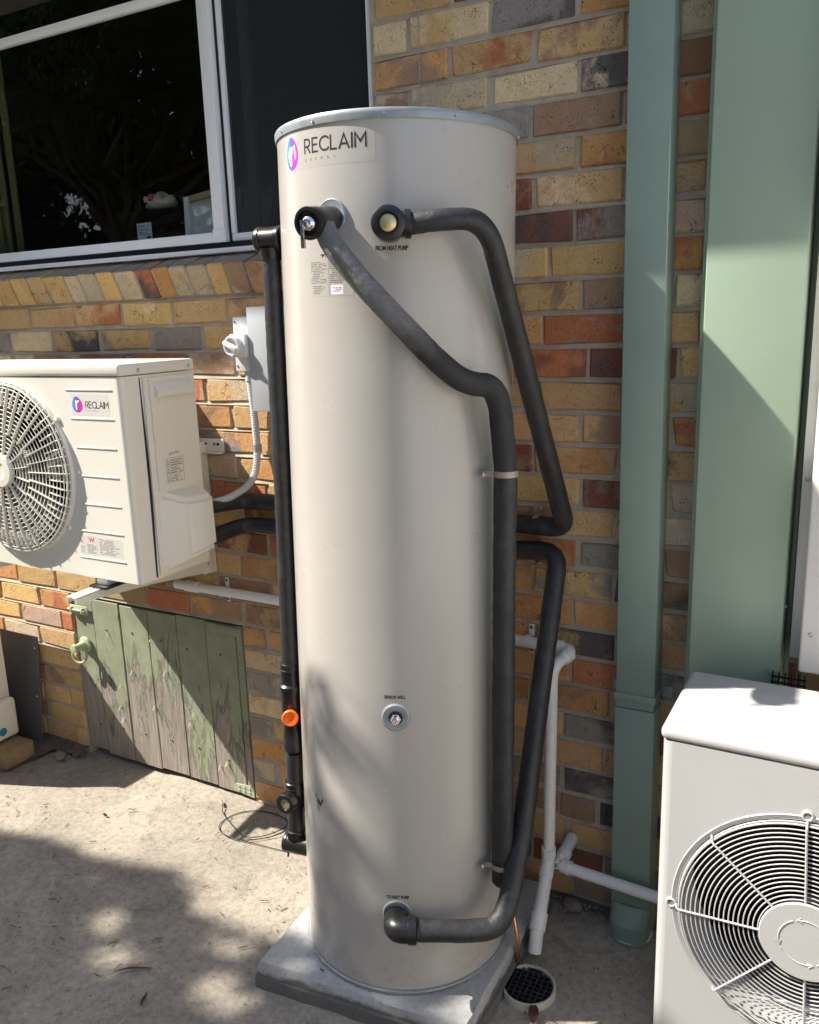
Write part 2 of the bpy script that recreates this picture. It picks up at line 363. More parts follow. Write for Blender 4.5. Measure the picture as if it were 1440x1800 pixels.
def tube(bm, pts, rad, seg=16, cap=True):
    pts = [Vector(p) for p in pts]; n = len(pts)
    rs = rad if isinstance(rad, (list, tuple)) else [rad] * n
    tg = []
    for i in range(n):
        a = pts[max(0, i - 1)]; b = pts[min(n - 1, i + 1)]; tg.append((b - a).normalized())
    ref = Vector((0, 0, 1)) if abs(tg[0].z) < 0.9 else Vector((1, 0, 0))
    u = tg[0].cross(ref).normalized(); rings = []
    for i in range(n):
        if i > 0:
            ax = tg[i - 1].cross(tg[i])
            if ax.length > 1e-7:
                u = Matrix.Rotation(tg[i - 1].angle(tg[i]), 3, ax.normalized()) @ u
        u = (u - tg[i] * u.dot(tg[i])).normalized(); v = tg[i].cross(u)
        rings.append([bm.verts.new(pts[i] + (u * math.cos(2 * math.pi * k / seg) + v * math.sin(2 * math.pi * k / seg)) * rs[i]) for k in range(seg)])
    for i in range(n - 1):
        for k in range(seg):
            bm.faces.new((rings[i][k], rings[i][(k + 1) % seg], rings[i + 1][(k + 1) % seg], rings[i + 1][k]))
    if cap:
        bm.faces.new(rings[0][::-1]); bm.faces.new(rings[-1])
def interp_r(pts, r0, r1):
    L = [0]
    for a, b in zip(pts, pts[1:]): L.append(L[-1] + (b - a).length)
    return [r0 + (r1 - r0) * l / L[-1] for l in L]
def resample(pts, step):
    out = [pts[0]]
    for a, b in zip(pts, pts[1:]):
        k = max(1, int((b - a).length / step))
        for i in range(1, k + 1): out.append(a.lerp(b, i / k))
    return out
def frame(d):
    d = Vector(d).normalized(); ref = Vector((0, 0, 1)) if abs(d.z) < 0.9 else Vector((1, 0, 0))
    u = d.cross(ref).normalized(); return u, d.cross(u), d
def lathe(bm, prof, org, axis, seg=32, a0=0.0, a1=360.0):
    u, v, d = frame(axis); org = Vector(org); rings = []; full = abs(a1 - a0) >= 359.9
    n = seg if full else seg + 1
    for r, h in prof:
        if r < 1e-6: rings.append([bm.verts.new(org + d * h)])
        else:
            rings.append([bm.verts.new(org + d * h + (u * math.cos(R(a0 + (a1 - a0) * k / seg)) + v * math.sin(R(a0 + (a1 - a0) * k / seg))) * r) for k in range(n)])
    for A, B in zip(rings, rings[1:]):
        for k in range(seg):
            k2 = (k + 1) % n
            q = [A[k % len(A)], A[k2 % len(A)], B[k2 % len(B)], B[k % len(B)]]
            w = []
            for x in q:
                if x not in w: w.append(x)
            if len(w) > 2:
                try: bm.faces.new(w)
                except ValueError: pass
def ring(bm, c, axis, r, wr, seg=64, ws=6):
    u, v, d = frame(axis); c = Vector(c)
    rs = []
    for k in range(seg):
        a = 2 * math.pi * k / seg; rad = u * math.cos(a) + v * math.sin(a); p = c + rad * r
        rs.append([bm.verts.new(p + (rad * math.cos(2 * math.pi * j / ws) + d * math.sin(2 * math.pi * j / ws)) * wr) for j in range(ws)])
    for k in range(seg):
        A, B = rs[k], rs[(k + 1) % seg]
        for j in range(ws): bm.faces.new((A[j], A[(j + 1) % ws], B[(j + 1) % ws], B[j]))
def prism(bm, poly, y0, y1, f=lambda a, b, y: (a, y, b)):
    A = [bm.verts.new(f(a, b, y0)) for a, b in poly]; B = [bm.verts.new(f(a, b, y1)) for a, b in poly]
    bm.faces.new(A); bm.faces.new(B[::-1]); n = len(poly)
    for i in range(n): bm.faces.new((A[i], A[(i + 1) % n], B[(i + 1) % n], B[i]))
def screw(parent, p, axis, r=0.004, name='screw', m='screw'):
    bm = nb(); lathe(bm, [(0, 0.0026), (r * 0.35, 0.0026), (r * 0.4, 0.0018), (r * 0.75, 0.0024), (r, 0.0012), (r * 1.05, -0.001)], p, axis, 14)
    return fin(bm, name, m, parent)
# ---- flat lettering made of strokes: (u, v) in metres mapped onto a surface by f(u, v, lift)
def ribbon(bm, pts, w, f, lift):
    pts = [Vector((p[0], p[1])) for p in pts]; n = len(pts); L = []; Rr = []
    for i in range(n):
        d1 = (pts[i] - pts[i - 1]).normalized() if i > 0 else None
        d2 = (pts[i + 1] - pts[i]).normalized() if i < n - 1 else None
        d1 = d1 or d2; d2 = d2 or d1
        b = (d1 + d2)
        b = b.normalized() if b.length > 1e-6 else d1
        nn = Vector((-b.y, b.x)); k = 1 / max(0.5, nn.dot(Vector((-d1.y, d1.x))))
        L.append(pts[i] + nn * w / 2 * k); Rr.append(pts[i] - nn * w / 2 * k)
    V = lambda p: bm.verts.new(f(p.x, p.y, lift))
    LV = [V(p) for p in L]; RV = [V(p) for p in Rr]
    for i in range(n - 1): bm.faces.new((LV[i], RV[i], RV[i + 1], LV[i + 1]))
    for end, sgn in ((0, -1), (n - 1, 1)):
        d = (pts[1] - pts[0]).normalized() * -1 if end == 0 else (pts[-1] - pts[-2]).normalized()
        nn = Vector((-d.y, d.x)); arc = []
        for k in range(1, 6):
            a = math.pi * k / 6; arc.append(V(pts[end] + (nn * math.cos(a) + d * math.sin(a)) * w / 2))
        a, b = (RV[0], LV[0]) if end == 0 else (LV[-1], RV[-1])
        bm.faces.new([a] + arc + [b])
def arcp(cx, cy, rx, ry, a0, a1, n=12): return [(cx + rx * math.cos(R(a0 + (a1 - a0) * k / n)), cy + ry * math.sin(R(a0 + (a1 - a0) * k / n))) for k in range(n + 1)]
GLY = {
 'R': (0.62, [[(0, 0), (0, 1), (0.32, 1)] + arcp(0.32, 0.73, 0.27, 0.27, 80, -90, 10) + [(0.02, 0.46)], [(0.30, 0.44), (0.60, 0)]]),
 'E': (0.52, [[(0.52, 1), (0, 1), (0, 0), (0.52, 0)], [(0.03, 0.52), (0.46, 0.52)]]),
 'C': (0.80, [arcp(0.5, 0.5, 0.5, 0.5, 45, 315, 22)]),
 'L': (0.50, [[(0, 1), (0, 0), (0.50, 0)]]),
 'A': (0.82, [[(0, 0), (0.41, 1), (0.82, 0)], [(0.17, 0.30), (0.65, 0.30)]]),
 'I': (0.0, [[(0, 0), (0, 1)]]),
 'M': (0.86, [[(0, 0), (0, 1), (0.43, 0.38), (0.86, 1), (0.86, 0)]]),
 'N': (0.7, [[(0, 0), (0, 1), (0.7, 0), (0.7, 1)]]),
 'G': (0.85, [arcp(0.5, 0.5, 0.5, 0.5, 45, 350, 20) + [(0.6, 0.42)]]),
 'Y': (0.7, [[(0, 1), (0.35, 0.45), (0.7, 1)], [(0.35, 0.42), (0.35, 0)]]),
 'W': (1.0, [[(0, 1), (0.25, 0), (0.5, 0.8), (0.75, 0), (1.0, 1)]]),
}
def strokes(bm, s, u, v, h, w, gap, f, total=None):
    wid = sum(GLY[c][0] * h for c in s) + gap * (len(s) - 1); k = 1.0
    if total: gap += (total - wid) / (len(s) - 1)
    x = u; lift = 0.0
    for c in s:
        for pl in GLY[c][1]:
            ribbon(bm, [(x + a * h, v + b * h) for a, b in pl], w, f, 0.0010 + lift); lift += 0.00006
        x += GLY[c][0] * h + gap
    return x
def egg(bm, cu, cv, ru, rv, f, lift, n=40):
    pts = []
    for k in range(n):
        a = 2 * math.pi * k / n; wv = 1 - 0.26 * math.sin(a) ; pts.append((cu - 0.02 * ru + ru * math.cos(a) * (wv if math.sin(a) > 0 else 1 - 0.06 * math.sin(a)) - 0.16 * ru * max(0, math.sin(a)) ** 2, cv + rv * math.sin(a)))
    lay = bm.verts.layers.float_color.new('print_colour')
    c = bm.verts.new(f(cu, cv, lift)); vs = [bm.verts.new(f(a, b, lift)) for a, b in pts]
    def colr(a, b):
        t = max(0, min(1, 0.5 + 0.55 * (a - cu) / ru - 0.10 * (b - cv) / rv))
        st = [(0.0, (0.0, 0.36, 0.80)), (0.38, (0.055, 0.13, 0.60)), (0.6, (0.42, 0.02, 0.45)), (1.0, (0.90, 0.01, 0.42))]
        for (p0, c0), (p1, c1) in zip(st, st[1:]):
            if t <= p1:
                q = (t - p0) / (p1 - p0); return [c0[i] * (1 - q) + c1[i] * q for i in range(3)] + [1]
        return [*st[-1][1], 1]
    c[lay] = colr(cu, cv)
    for v, (a, b) in zip(vs, pts): v[lay] = colr(a, b)
    for k in range(n): bm.faces.new((c, vs[k], vs[(k + 1) % n]))
def rmark(bm, cu, cv, h, f, lift):
    ribbon(bm, [(cu - 0.22 * h, cv - 0.5 * h), (cu - 0.22 * h, cv + 0.36 * h)], 0.27 * h, f, lift)
    ribbon(bm, [(cu - 0.16 * h, cv + 0.10 * h), (cu - 0.05 * h, cv + 0.30 * h), (cu + 0.20 * h, cv + 0.40 * h)], 0.25 * h, f, lift + 0.00008)
def text_mesh(body, size, f, lift, width=None, offset=0.0, align='LEFT'):
    cu = bpy.data.curves.new('t', 'FONT'); cu.body = body; cu.size = 1.0; cu.offset = offset; cu.align_x = align; cu.resolution_u = 3
    ob = bpy.data.objects.new('t', cu); COL.objects.link(ob)
    me = bpy.data.meshes.new_from_object(ob.evaluated_get(bpy.context.evaluated_depsgraph_get()))
    bpy.data.objects.remove(ob, do_unlink=True); bpy.data.curves.remove(cu)
    xs = [v.co.x for v in me.vertices]; x0, x1 = min(xs), max(xs); ys = [v.co.y for v in me.vertices]; y0, y1 = min(ys), max(ys)
    sx = (width / (x1 - x0)) if width else size; sy = size / (y1 - y0)
    for v in me.vertices: v.co = Vector(f((v.co.x - x0) * sx, (v.co.y - y0) * sy, lift))
    return me
def dashes(bm, u0, u1, v0, v1, rows, f, lift, rnd, fill=0.8, th=0.5):
    dv = (v0 - v1) / rows
    for i in range(rows):
        v = v0 - dv * (i + 0.5); u = u0; end = u0 + (u1 - u0) * rnd.uniform(0.55, 1.0)
        while u < end:
            w = rnd.uniform(0.03, 0.11) * (u1 - u0); w = min(w, end - u)
            if rnd.random() < fill and w > 0.0005:
                q = [(u, v - dv * th / 2), (u + w, v - dv * th / 2), (u + w, v + dv * th / 2), (u, v + dv * th / 2)]
                bm.faces.new([bm.verts.new(f(a, b, lift)) for a, b in q])
            u += w + 0.014 * (u1 - u0)
def quad(bm, u0, u1, v0, v1, f, lift, nu=1):
    for k in range(nu):
        a = u0 + (u1 - u0) * k / nu; b = u0 + (u1 - u0) * (k + 1) / nu
        bm.faces.new([bm.verts.new(f(*p, lift)) for p in ((a, v0), (b, v0), (b, v1), (a, v1))])
    bmesh.ops.remove_doubles(bm, verts=bm.verts, dist=1e-6)

# ------------------------------------------------------------------ ground
def ground():
    bm = nb()
    # one sheet: fine near the wall, coarse to the horizon
    xs = [-150, -40, -12, -5] + [-3 + 0.12 * i for i in range(51)] + [6, 14, 40, 150]
    ys = [-150, -40, -14, -6, -4] + [-3 + 0.12 * i for i in range(29)] + [3, 12, 60]
    rn = random.Random(3); g = []
    for y in ys:
        row = []
        for x in xs:
            near = -2.9 < x < 2.9 and -2.9 < y < 0.2
            z = rn.uniform(-0.004, 0.003) if near else -0.003
            if near and x < -1.2 and y > -0.35: z -= 0.012
            row.append(bm.verts.new((x, y, z)))
        g.append(row)
    for j in range(len(ys) - 1):
        for i in range(len(xs) - 1): bm.faces.new((g[j][i], g[j][i + 1], g[j + 1][i + 1], g[j + 1][i]))
    o = fin(bm, 'ground', 'concrete', None, 60); o['kind'] = 'structure'
    return o
ground()

# ------------------------------------------------------------------ brick house
house = thing('brick_house', 'blond and clinker brick house wall with a window, tilted brick sill and low green door', 'house')
GX0, GX1, GZ1 = -1.602, -0.716, 0.700        # low door opening
WX1, WZ0, WZ1 = -0.098, 1.945, 3.02          # window opening (runs on to the left)
def wall_backing():
    bm = nb(); y0, y1 = 0.0075, 0.11
    for x0, x1, z0, z1 in ((-4.5, GX0, -0.25, GZ1), (GX1, 2.79, -0.25, GZ1), (-4.5, 2.79, GZ1, 1.86), (WX1, 2.79, 1.86, 3.3), (-4.5, -2.75, 1.86, 3.3), (-2.75, WX1, WZ1, 3.3)):
        box(bm, x0, x1, y0, y1, z0, z1)
    W_ = fin(bm, 'wall', 'mortar', house, 0)
    # struck bed joints: each slopes out to the top edge of the course below
    rn = random.Random(17); bm = nb()
    for k in range(-8, 29):
        z = 2.42 - 0.086 * k
        lim = [(WX1 + 0.002, 2.78)] if k <= 6 else ([(-4.45, GX0 - 0.002), (GX1 + 0.002, 2.78)] if k > 20 else [(-4.45, 2.78)])
        for lo, hi in lim:
            n = max(2, int((hi - lo) / 0.06)); prev = None
            for i in range(n + 1):
                x = lo + (hi - lo) * i / n; j = rn.uniform(-0.0012, 0.0012)
                cur = [bm.verts.new((x, 0.0070, z + 0.0062)), bm.verts.new((x, 0.0052 + j, z + 0.0005)), bm.verts.new((x, 0.0012 + j, z - 0.0042)), bm.verts.new((x, 0.0030, z - 0.0072))]
                if prev:
                    for a in range(3): bm.faces.new((prev[a], prev[a + 1], cur[a + 1], cur[a]))
                prev = cur
    fin(bm, 'bed_joint', 'mortar', W_, 60, False)
wall_backing()
PAL = dict(t=(0.62, 0.41, 0.205), c=(0.74, 0.59, 0.37), y=(0.65, 0.45, 0.20), o=(0.60, 0.325, 0.135), r=(0.50, 0.19, 0.095), d=(0.27, 0.115, 0.075),
           p=(0.26, 0.23, 0.24), g=(0.33, 0.30, 0.26), k=(0.13, 0.115, 0.11), n=(0.37, 0.245, 0.16), w=(0.64, 0.46, 0.35), e=(0.57, 0.48, 0.355))
def brick_mesh(i, w=0.23, h=0.076, d=0.10):
    rn = random.Random(100 + i); bm = nb()
    box(bm, -w / 2, w / 2, 0, d, -h / 2, h / 2, 0.0042, 1)
    for v in bm.verts:
        if v.co.y < 0.02:
            v.co += Vector((rn.uniform(-.0014, .0014), rn.uniform(-.0008, .0010), rn.uniform(-.0016, .0016)))
    for c in rn.sample([(sx, sz) for sx in (-1, 1) for sz in (-1, 1)], rn.choice((0, 1, 1, 2))):
        k = rn.uniform(0.0025, 0.006)
        for v in bm.verts:
            if v.co.x * c[0] > w / 2 - 0.008 and v.co.z * c[1] > h / 2 - 0.008 and v.co.y < 0.02: v.co += Vector((-c[0] * k, k * 0.7, -c[1] * k))
    bmesh.ops.recalc_face_normals(bm, faces=bm.faces)
    me = bpy.data.meshes.new('brick'); bm.to_mesh(me); bm.free(); me.materials.append(MT['brick'])
    me.shade_smooth(); me.set_sharp_from_angle(angle=R(24)); return me
BM = [brick_mesh(i) for i in range(10)]
BMH = [brick_mesh(20 + i, 0.11) for i in range(4)]
def paint(o, code, rn):
    a = PAL[code[0]]; b = PAL[code[1]]; j = rn.uniform(0.92, 1.20)
    o['c1'] = [c * j * rn.uniform(0.97, 1.03) for c in a]; o['c2'] = [c * j for c in b]; o['blend'] = 0.0 if code[0] == code[1] else rn.uniform(0.5, 0.78)
def put_brick(x0, x1, k, code, rn):
    w = x1 - x0; pool, nom = (BM, 0.23) if w > 0.16 else (BMH, 0.11)
    o = bpy.data.objects.new('brick', rn.choice(pool)); COL.objects.link(o); o.parent = house
    z = 2.42 - 0.086 * k - 0.043
    o.location = ((x0 + x1) / 2, rn.uniform(-0.0014, 0.0014), z + rn.uniform(-0.001, 0.001)); o.scale = (w / nom, 1, rn.uniform(0.985, 1.015)); o.rotation_euler = (rn.uniform(-.006, .006), rn.uniform(-.005, .005), rn.uniform(-.005, .005))
    if rn.random() < 0.5: o.rotation_euler.y += math.pi
    paint(o, code, rn); return o
ROWS = {
 -2: [(-0.081,0.142,'tn'), (0.153,0.355,'pk')],
 -1: [(-0.085,0.014,'ce'), (0.027,0.253,'cy'), (0.26,0.478,'pk'), (0.494,0.685,'to')],
 0: [(-0.086,0.136,'on'), (0.151,0.369,'rt'), (0.383,0.602,'tn'), (0.609,0.804,'ce')],
 1: [(-0.086,0.014,'ne'), (0.028,0.249,'ce'), (0.262,0.485,'cc'), (0.497,0.696,'ek')],
 2: [(0.126,0.361,'pg'), (0.373,0.597,'tn'), (0.606,0.807,'ro')],
 3: [(0.256,0.482,'te'), (0.497,0.702,'ro')],
 4: [(0.146,0.368,'do'), (0.38,0.606,'ct'), (0.613,0.803,'te')],
 5: [(0.256,0.478,'dk'), (0.49,0.688,'gd'), (0.693,0.803,'wn')],
 6: [(0.181,0.411,'ye'), (0.421,0.616,'ty'), (0.622,0.801,'ro')],
 7: [(-1.972,-1.635,'yt'), (-1.624,-1.393,'ty'), (-1.376,-1.156,'tr'), (-1.14,-0.91,'cy'), (-0.899,-0.674,'yt'), (-0.664,-0.454,'tn'), (0.282,0.496,'yn'), (0.509,0.729,'np'), (0.739,0.846,'ec')],
 8: [(-2.017,-1.768,'kg'), (-1.752,-1.524,'ce'), (-1.507,-1.28,'kt'), (-1.26,-1.022,'yg'), (-1.005,-0.791,'ng'), (-0.776,-0.579,'ty'), (-0.563,-0.453,'ty'), (0.168,0.397,'ot'), (0.404,0.618,'gr'), (0.624,0.8,'tp')],
 9: [(-2.05,-1.774,'ce'), (-1.747,-1.641,'ce'), (-1.628,-1.379,'ne'), (-1.363,-1.154,'rn'), (-1.108,-0.892,'rr'), (-0.876,-0.656,'wn'), (-0.64,-0.453,'ty'), (0.299,0.519,'dr'), (0.53,0.747,'kd'), (0.755,0.89,'ty')],
 10: [(-0.982,-0.798,'wr'), (-0.78,-0.564,'te'), (-0.556,-0.389,'ty'), (0.159,0.385,'ot'), (0.395,0.616,'tt'), (0.624,0.811,'te')],
 11: [(-0.901,-0.688,'on'), (-0.674,-0.476,'yt'), (0.279,0.502,'to'), (0.513,0.734,'tn'), (0.745,0.863,'tr')],
 12: [(-1.012,-0.81,'en'), (-0.801,-0.583,'po'), (-0.573,-0.385,'ty'), (0.141,0.369,'dn'), (0.379,0.606,'to'), (0.614,0.814,'tk')],
 13: [(-0.899,-0.682,'we'), (-0.668,-0.46,'ot'), (0.277,0.503,'yt'), (0.516,0.732,'gd'), (0.744,0.871,'ge')],
 14: [(-1.027,-0.802,'on'), (-0.793,-0.561,'or'), (-0.551,-0.381,'ty'), (0.147,0.367,'on'), (0.374,0.6,'tt'), (0.607,0.818,'te')],
 15: [(-0.912,-0.688,'ty'), (-0.669,-0.463,'od'), (0.271,0.495,'or'), (0.506,0.73,'gg'), (0.736,0.879,'on')],
 16: [(-1.054,-0.815,'to'), (-0.804,-0.58,'dt'), (-0.562,-0.394,'rn'), (0.149,0.367,'to'), (0.376,0.597,'yg'), (0.606,0.817,'kn')],
 17: [(-0.933,-0.702,'tt'), (-0.691,-0.473,'to'), (0.254,0.482,'ok'), (0.493,0.703,'to'), (0.711,0.849,'tn')],
 18: [(-1.06,-0.815,'yn'), (-0.802,-0.577,'rn'), (-0.561,-0.406,'ty'), (0.135,0.372,'on'), (0.382,0.609,'yk'), (0.617,0.82,'tt')],
 19: [(-2.241,-1.919,'ot'), (-1.911,-1.68,'to'), (-1.672,-1.438,'ty'), (-1.168,-0.957,'or'), (-0.944,-0.715,'no'), (-0.696,-0.48,'tn'), (0.253,0.482,'ot'), (0.493,0.704,'tr'), (0.712,0.896,'kg')],
 20: [(-2.306,-2.049,'ot'), (-2.038,-1.801,'yt'), (-1.785,-1.568,'ro'), (-1.542,-1.356,'to'), (-0.717,-0.612,'on'), (-0.599,-0.405,'or'), (0.131,0.362,'on'), (0.369,0.599,'on'), (0.607,0.819,'to')],
 21: [(-2.193,-1.93,'yt'), (-1.916,-1.673,'wk'), (-1.666,-1.575,'rr'), (-0.718,-0.507,'ct'), (0.23,0.463,'ty'), (0.471,0.696,'gk'), (0.709,0.904,'dn')],
 22: [(-2.311,-2.057,'ot'), (-2.046,-1.826,'we'), (-1.817,-1.588,'ty'), (-0.718,-0.609,'go'), (-0.595,-0.399,'eg'), (0.122,0.352,'yt'), (0.362,0.584,'tt'), (0.594,0.818,'yt')],
 23: [(-2.188,-1.851,'to'), (-1.839,-1.598,'ty'), (-0.719,-0.501,'ct'), (0.217,0.461,'gn'), (0.472,0.701,'gk'), (0.714,0.912,'tn')],
 24: [(-2.342,-1.811,'tn'), (-1.799,-1.601,'tn'), (-0.72,-0.612,'ge'), (-0.603,-0.41,'tt'), (0.189,0.334,'ng'), (0.343,0.453,'nd'), (0.459,0.564,'gn'), (0.579,0.791,'dk')],
 25: [(-2.227,-1.852,'yt'), (-1.836,-1.685,'yt'), (-1.673,-1.604,'ty'), (-0.717,-0.504,'ot'), (0.237,0.472,'ty'), (0.486,0.706,'ty'), (0.719,0.92,'to')],
 26: [(-2.43,-1.828,'nt'), (-1.81,-1.608,'yt'), (-0.715,-0.617,'ge'), (-0.586,-0.422,'ty'), (0.131,0.366,'dk'), (0.379,0.588,'kd'), (0.598,0.797,'gn')],
 27: [(-2.265,-1.869,'yt'), (-1.848,-1.676,'tt'), (-1.669,-1.614,'ty'), (-0.717,-0.507,'ot'), (0.251,0.494,'tn'), (0.503,0.711,'gn'), (0.725,0.928,'tn')],
}

def bricks():
    rn = random.Random(11); rest = nb()
    def filler(a, b, k):
        if b - a < 0.03: return
        n = max(1, round((b - a) / 0.24)); wd = (b - a + 0.010) / n
        for i in range(n):
            x0 = a + i * wd; x1 = x0 + wd - 0.010; z = 2.42 - 0.086 * k - 0.043
            box(rest, x0, x1, rn.uniform(-0.001, 0.001), 0.08, z - 0.038, z + 0.038, 0.004, 1)
    for k in range(-9, 29):
        segs = []
        for s in ROWS.get(k, []):
            x0, x1, c = s
            if x1 - x0 > 0.27:
                m = x1 - 0.23; segs += [(x0, m - 0.01, c), (m, x1, c)]
            else: segs.append(s)
        lim = [(-4.4, 2.78)]
        if k <= 6: lim = [(WX1 + 0.012, 2.78)]
        elif k >= 20: lim = [(-4.4, GX0 - 0.004), (GX1 + 0.002, 2.78)]
        for lo, hi in lim:
            cur = lo
            for x0, x1, c in segs:
                if x1 <= lo or x0 >= hi: continue
                x0 = max(x0, lo); x1 = min(x1, hi)
                if x0 - cur > 0.045: filler(cur, x0 - 0.010, k)
                if x1 - x0 > 0.02: put_brick(x0, x1, k, c, rn)
                cur = x1 + 0.010
            if hi - cur > 0.045: filler(cur, hi, k)
    o = fin(rest, 'brick', 'brick_rest', house, 24); o.name = 'brick_course'; o['kind'] = 'stuff'
bricks()
def sill():
    rn = random.Random(5); ang = R(23); T = Matrix.Translation((0, -0.045, 1.915)) @ Matrix.Rotation(ang, 4, 'X')
    bed = nb(); box(bed, -2.75, -0.15, 0.007, 0.115, -0.094, -0.006, mtx=T); fin(bed, 'sill_bed', 'mortar', house, 0)
    js = [-0.470, -0.55, -0.632, -0.707, -0.791, -0.87, -0.946, -1.024, -1.123, -1.212, -1.30, -1.373, -1.48, -1.57, -1.665]
    cols = ['yt', 'on', 'en', 'yt', 'ec', 'te', 'ot', 'rk', 'ce', 'yt', 'ce', 'ey', 'cy', 'ye', 'yt', 'ty', 'te', 'yt']
    x = -0.47; i = 0; xs = [-0.16, -0.238, -0.316, -0.394] + js
    while xs[-1] > -2.7: xs.append(xs[-1] - rn.uniform(0.082, 0.094))
    for i in range(len(xs) - 1):
        x1, x0 = xs[i] - 0.005, xs[i + 1] + 0.005; bm = nb()
        box(bm, -(x1 - x0) / 2, (x1 - x0) / 2, 0, 0.12, -0.1, 0, 0.004, 1)
        for v in bm.verts: v.co += Vector((rn.uniform(-.0015, .0015), rn.uniform(-.002, .002), rn.uniform(-.0015, .0015)))
        bmesh.ops.transform(bm, matrix=Matrix.Rotation(ang + rn.uniform(-0.02, 0.02), 4, 'X'), verts=bm.verts)
        o = fin(bm, 'sill_brick', 'brick', house, 24); o.data.materials.append(MT['sill_shade_wash'])
        for p in o.data.polygons:
            if p.normal.z > 0.6: p.material_index = 1  # upward faces painted greyer: weathering plus the eave shade on them
        o.location = ((x0 + x1) / 2, -0.045 + rn.uniform(-.002, .002), 1.915 + rn.uniform(-.002, .002))
        paint(o, cols[(i - 3) % len(cols)] if i > 2 else 'yt', rn)
sill()
def roof():
    r = bx('roof', 'roof', house, -5, 2.5, -0.62, 0.6, 3.30, 3.36)
    bx('soffit', 'soffit', r, -5, 2.5, -0.50, 0.12, 3.20, 3.215)
    bx('fascia', 'white', r, -5, 2.5, -0.525, -0.502, 3.14, 3.30)
    bm = nb(); prof = [(-0.528, 3.16), (-0.60, 3.135), (-0.62, 3.15), (-0.632, 3.24), (-0.626, 3.245), (-0.612, 3.155), (-0.598, 3.143), (-0.533, 3.168)]
    prism(bm, prof, -5, 2.5, lambda a, b, x: (x, a, b)); fin(bm, 'gutter', 'white', r, 20)
roof()
def window():
    w = nb()
    box(w, -2.75, WX1, 0.012, 0.105, 1.953, 1.968, 0.002)                      # sub sill
    box(w, -2.75, WX1, 0.055, 0.105, 1.968, 1.988)                             # track back
    box(w, -0.118, -0.100, 0.02, 0.10, 1.9885, 3.0, 0.002); box(w, -2.75, -2.70, 0.02, 0.10, 1.9885, 3.0, 0.002)
    box(w, -2.70, -0.1185, 0.02, 0.10, 2.97, 3.0, 0.002)
    W = fin(w, 'window', 'alu', house); W['label'] = 'white aluminium sliding window with a dark insect screen'
    bx('track_seal', 'rubber', W, -2.74, -0.12, 0.046, 0.054, 1.9685, 1.9875)
    s = nb()
    box(s, -2.70, -0.679, 0.035, 0.06, 1.9890, 2.020, 0.002); box(s, -0.725, -0.680, 0.030, 0.062, 2.0205, 2.969, 0.003); box(s, -2.70, -2.65, 0.035, 0.06, 2.0205, 2.969, 0.002)
    box(s, -2.649, -0.7255, 0.034, 0.06, 2.715, 2.742, 0.002); box(s, -2.649, -0.7255, 0.036, 0.06, 2.944, 2.969, 0.002)
    box(s, -0.7265, -0.675, 0.027, 0.0345, 1.9875, 2.03, 0.002)
    fin(s, 'sash_frame', 'alu', W)
    s = nb()
    box(s, -0.666, -0.1185, 0.050, 0.07, 1.9890, 2.013, 0.002); box(s, -0.666, -0.650, 0.048, 0.07, 2.0135, 2.969, 0.002); box(s, -0.133, -0.1185, 0.05, 0.07, 2.0135, 2.969, 0.002)
    fin(s, 'sash_frame', 'alu', W)
    bx('interlock_strip', 'rubber', W, -0.679, -0.667, 0.052, 0.06, 1.99, 2.969)
    bx('pane', 'glass', W, -2.65, -0.7255, 0.047, 0.050, 2.0205, 2.7145); bx('pane', 'glass', W, -2.65, -0.7255, 0.047, 0.050, 2.7425, 2.9435)
    bx('pane', 'glass', W, -0.65, -0.1335, 0.088, 0.091, 2.0135, 2.968)
    bx('stile', 'alu', W, -0.62, -0.585, 0.092, 0.11, 2.01, 2.968)
    bm = nb(); box(bm, -0.649, -0.134, 0.0585, 0.0592, 2.0137, 2.968); fin(bm, 'insect_screen', 'screen', W, 0)
    # dim room behind it
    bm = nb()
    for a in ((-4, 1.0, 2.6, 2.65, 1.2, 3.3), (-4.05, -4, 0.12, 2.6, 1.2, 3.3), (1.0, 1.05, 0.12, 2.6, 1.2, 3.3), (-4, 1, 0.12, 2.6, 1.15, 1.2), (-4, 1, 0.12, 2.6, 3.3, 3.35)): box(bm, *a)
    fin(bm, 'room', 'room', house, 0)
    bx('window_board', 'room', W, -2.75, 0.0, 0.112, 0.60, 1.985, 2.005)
    bm = nb(); n = 26
    for i in range(n):
        x = -2.75 + 0.034 * i; box(bm, x, x + 0.03, 0.20 + 0.018 * math.sin(i * 1.9), 0.215 + 0.018 * math.sin(i * 1.9), 2.01, 3.0, 0.004, 1)
    fin(bm, 'curtain', 'drape', W)
window()
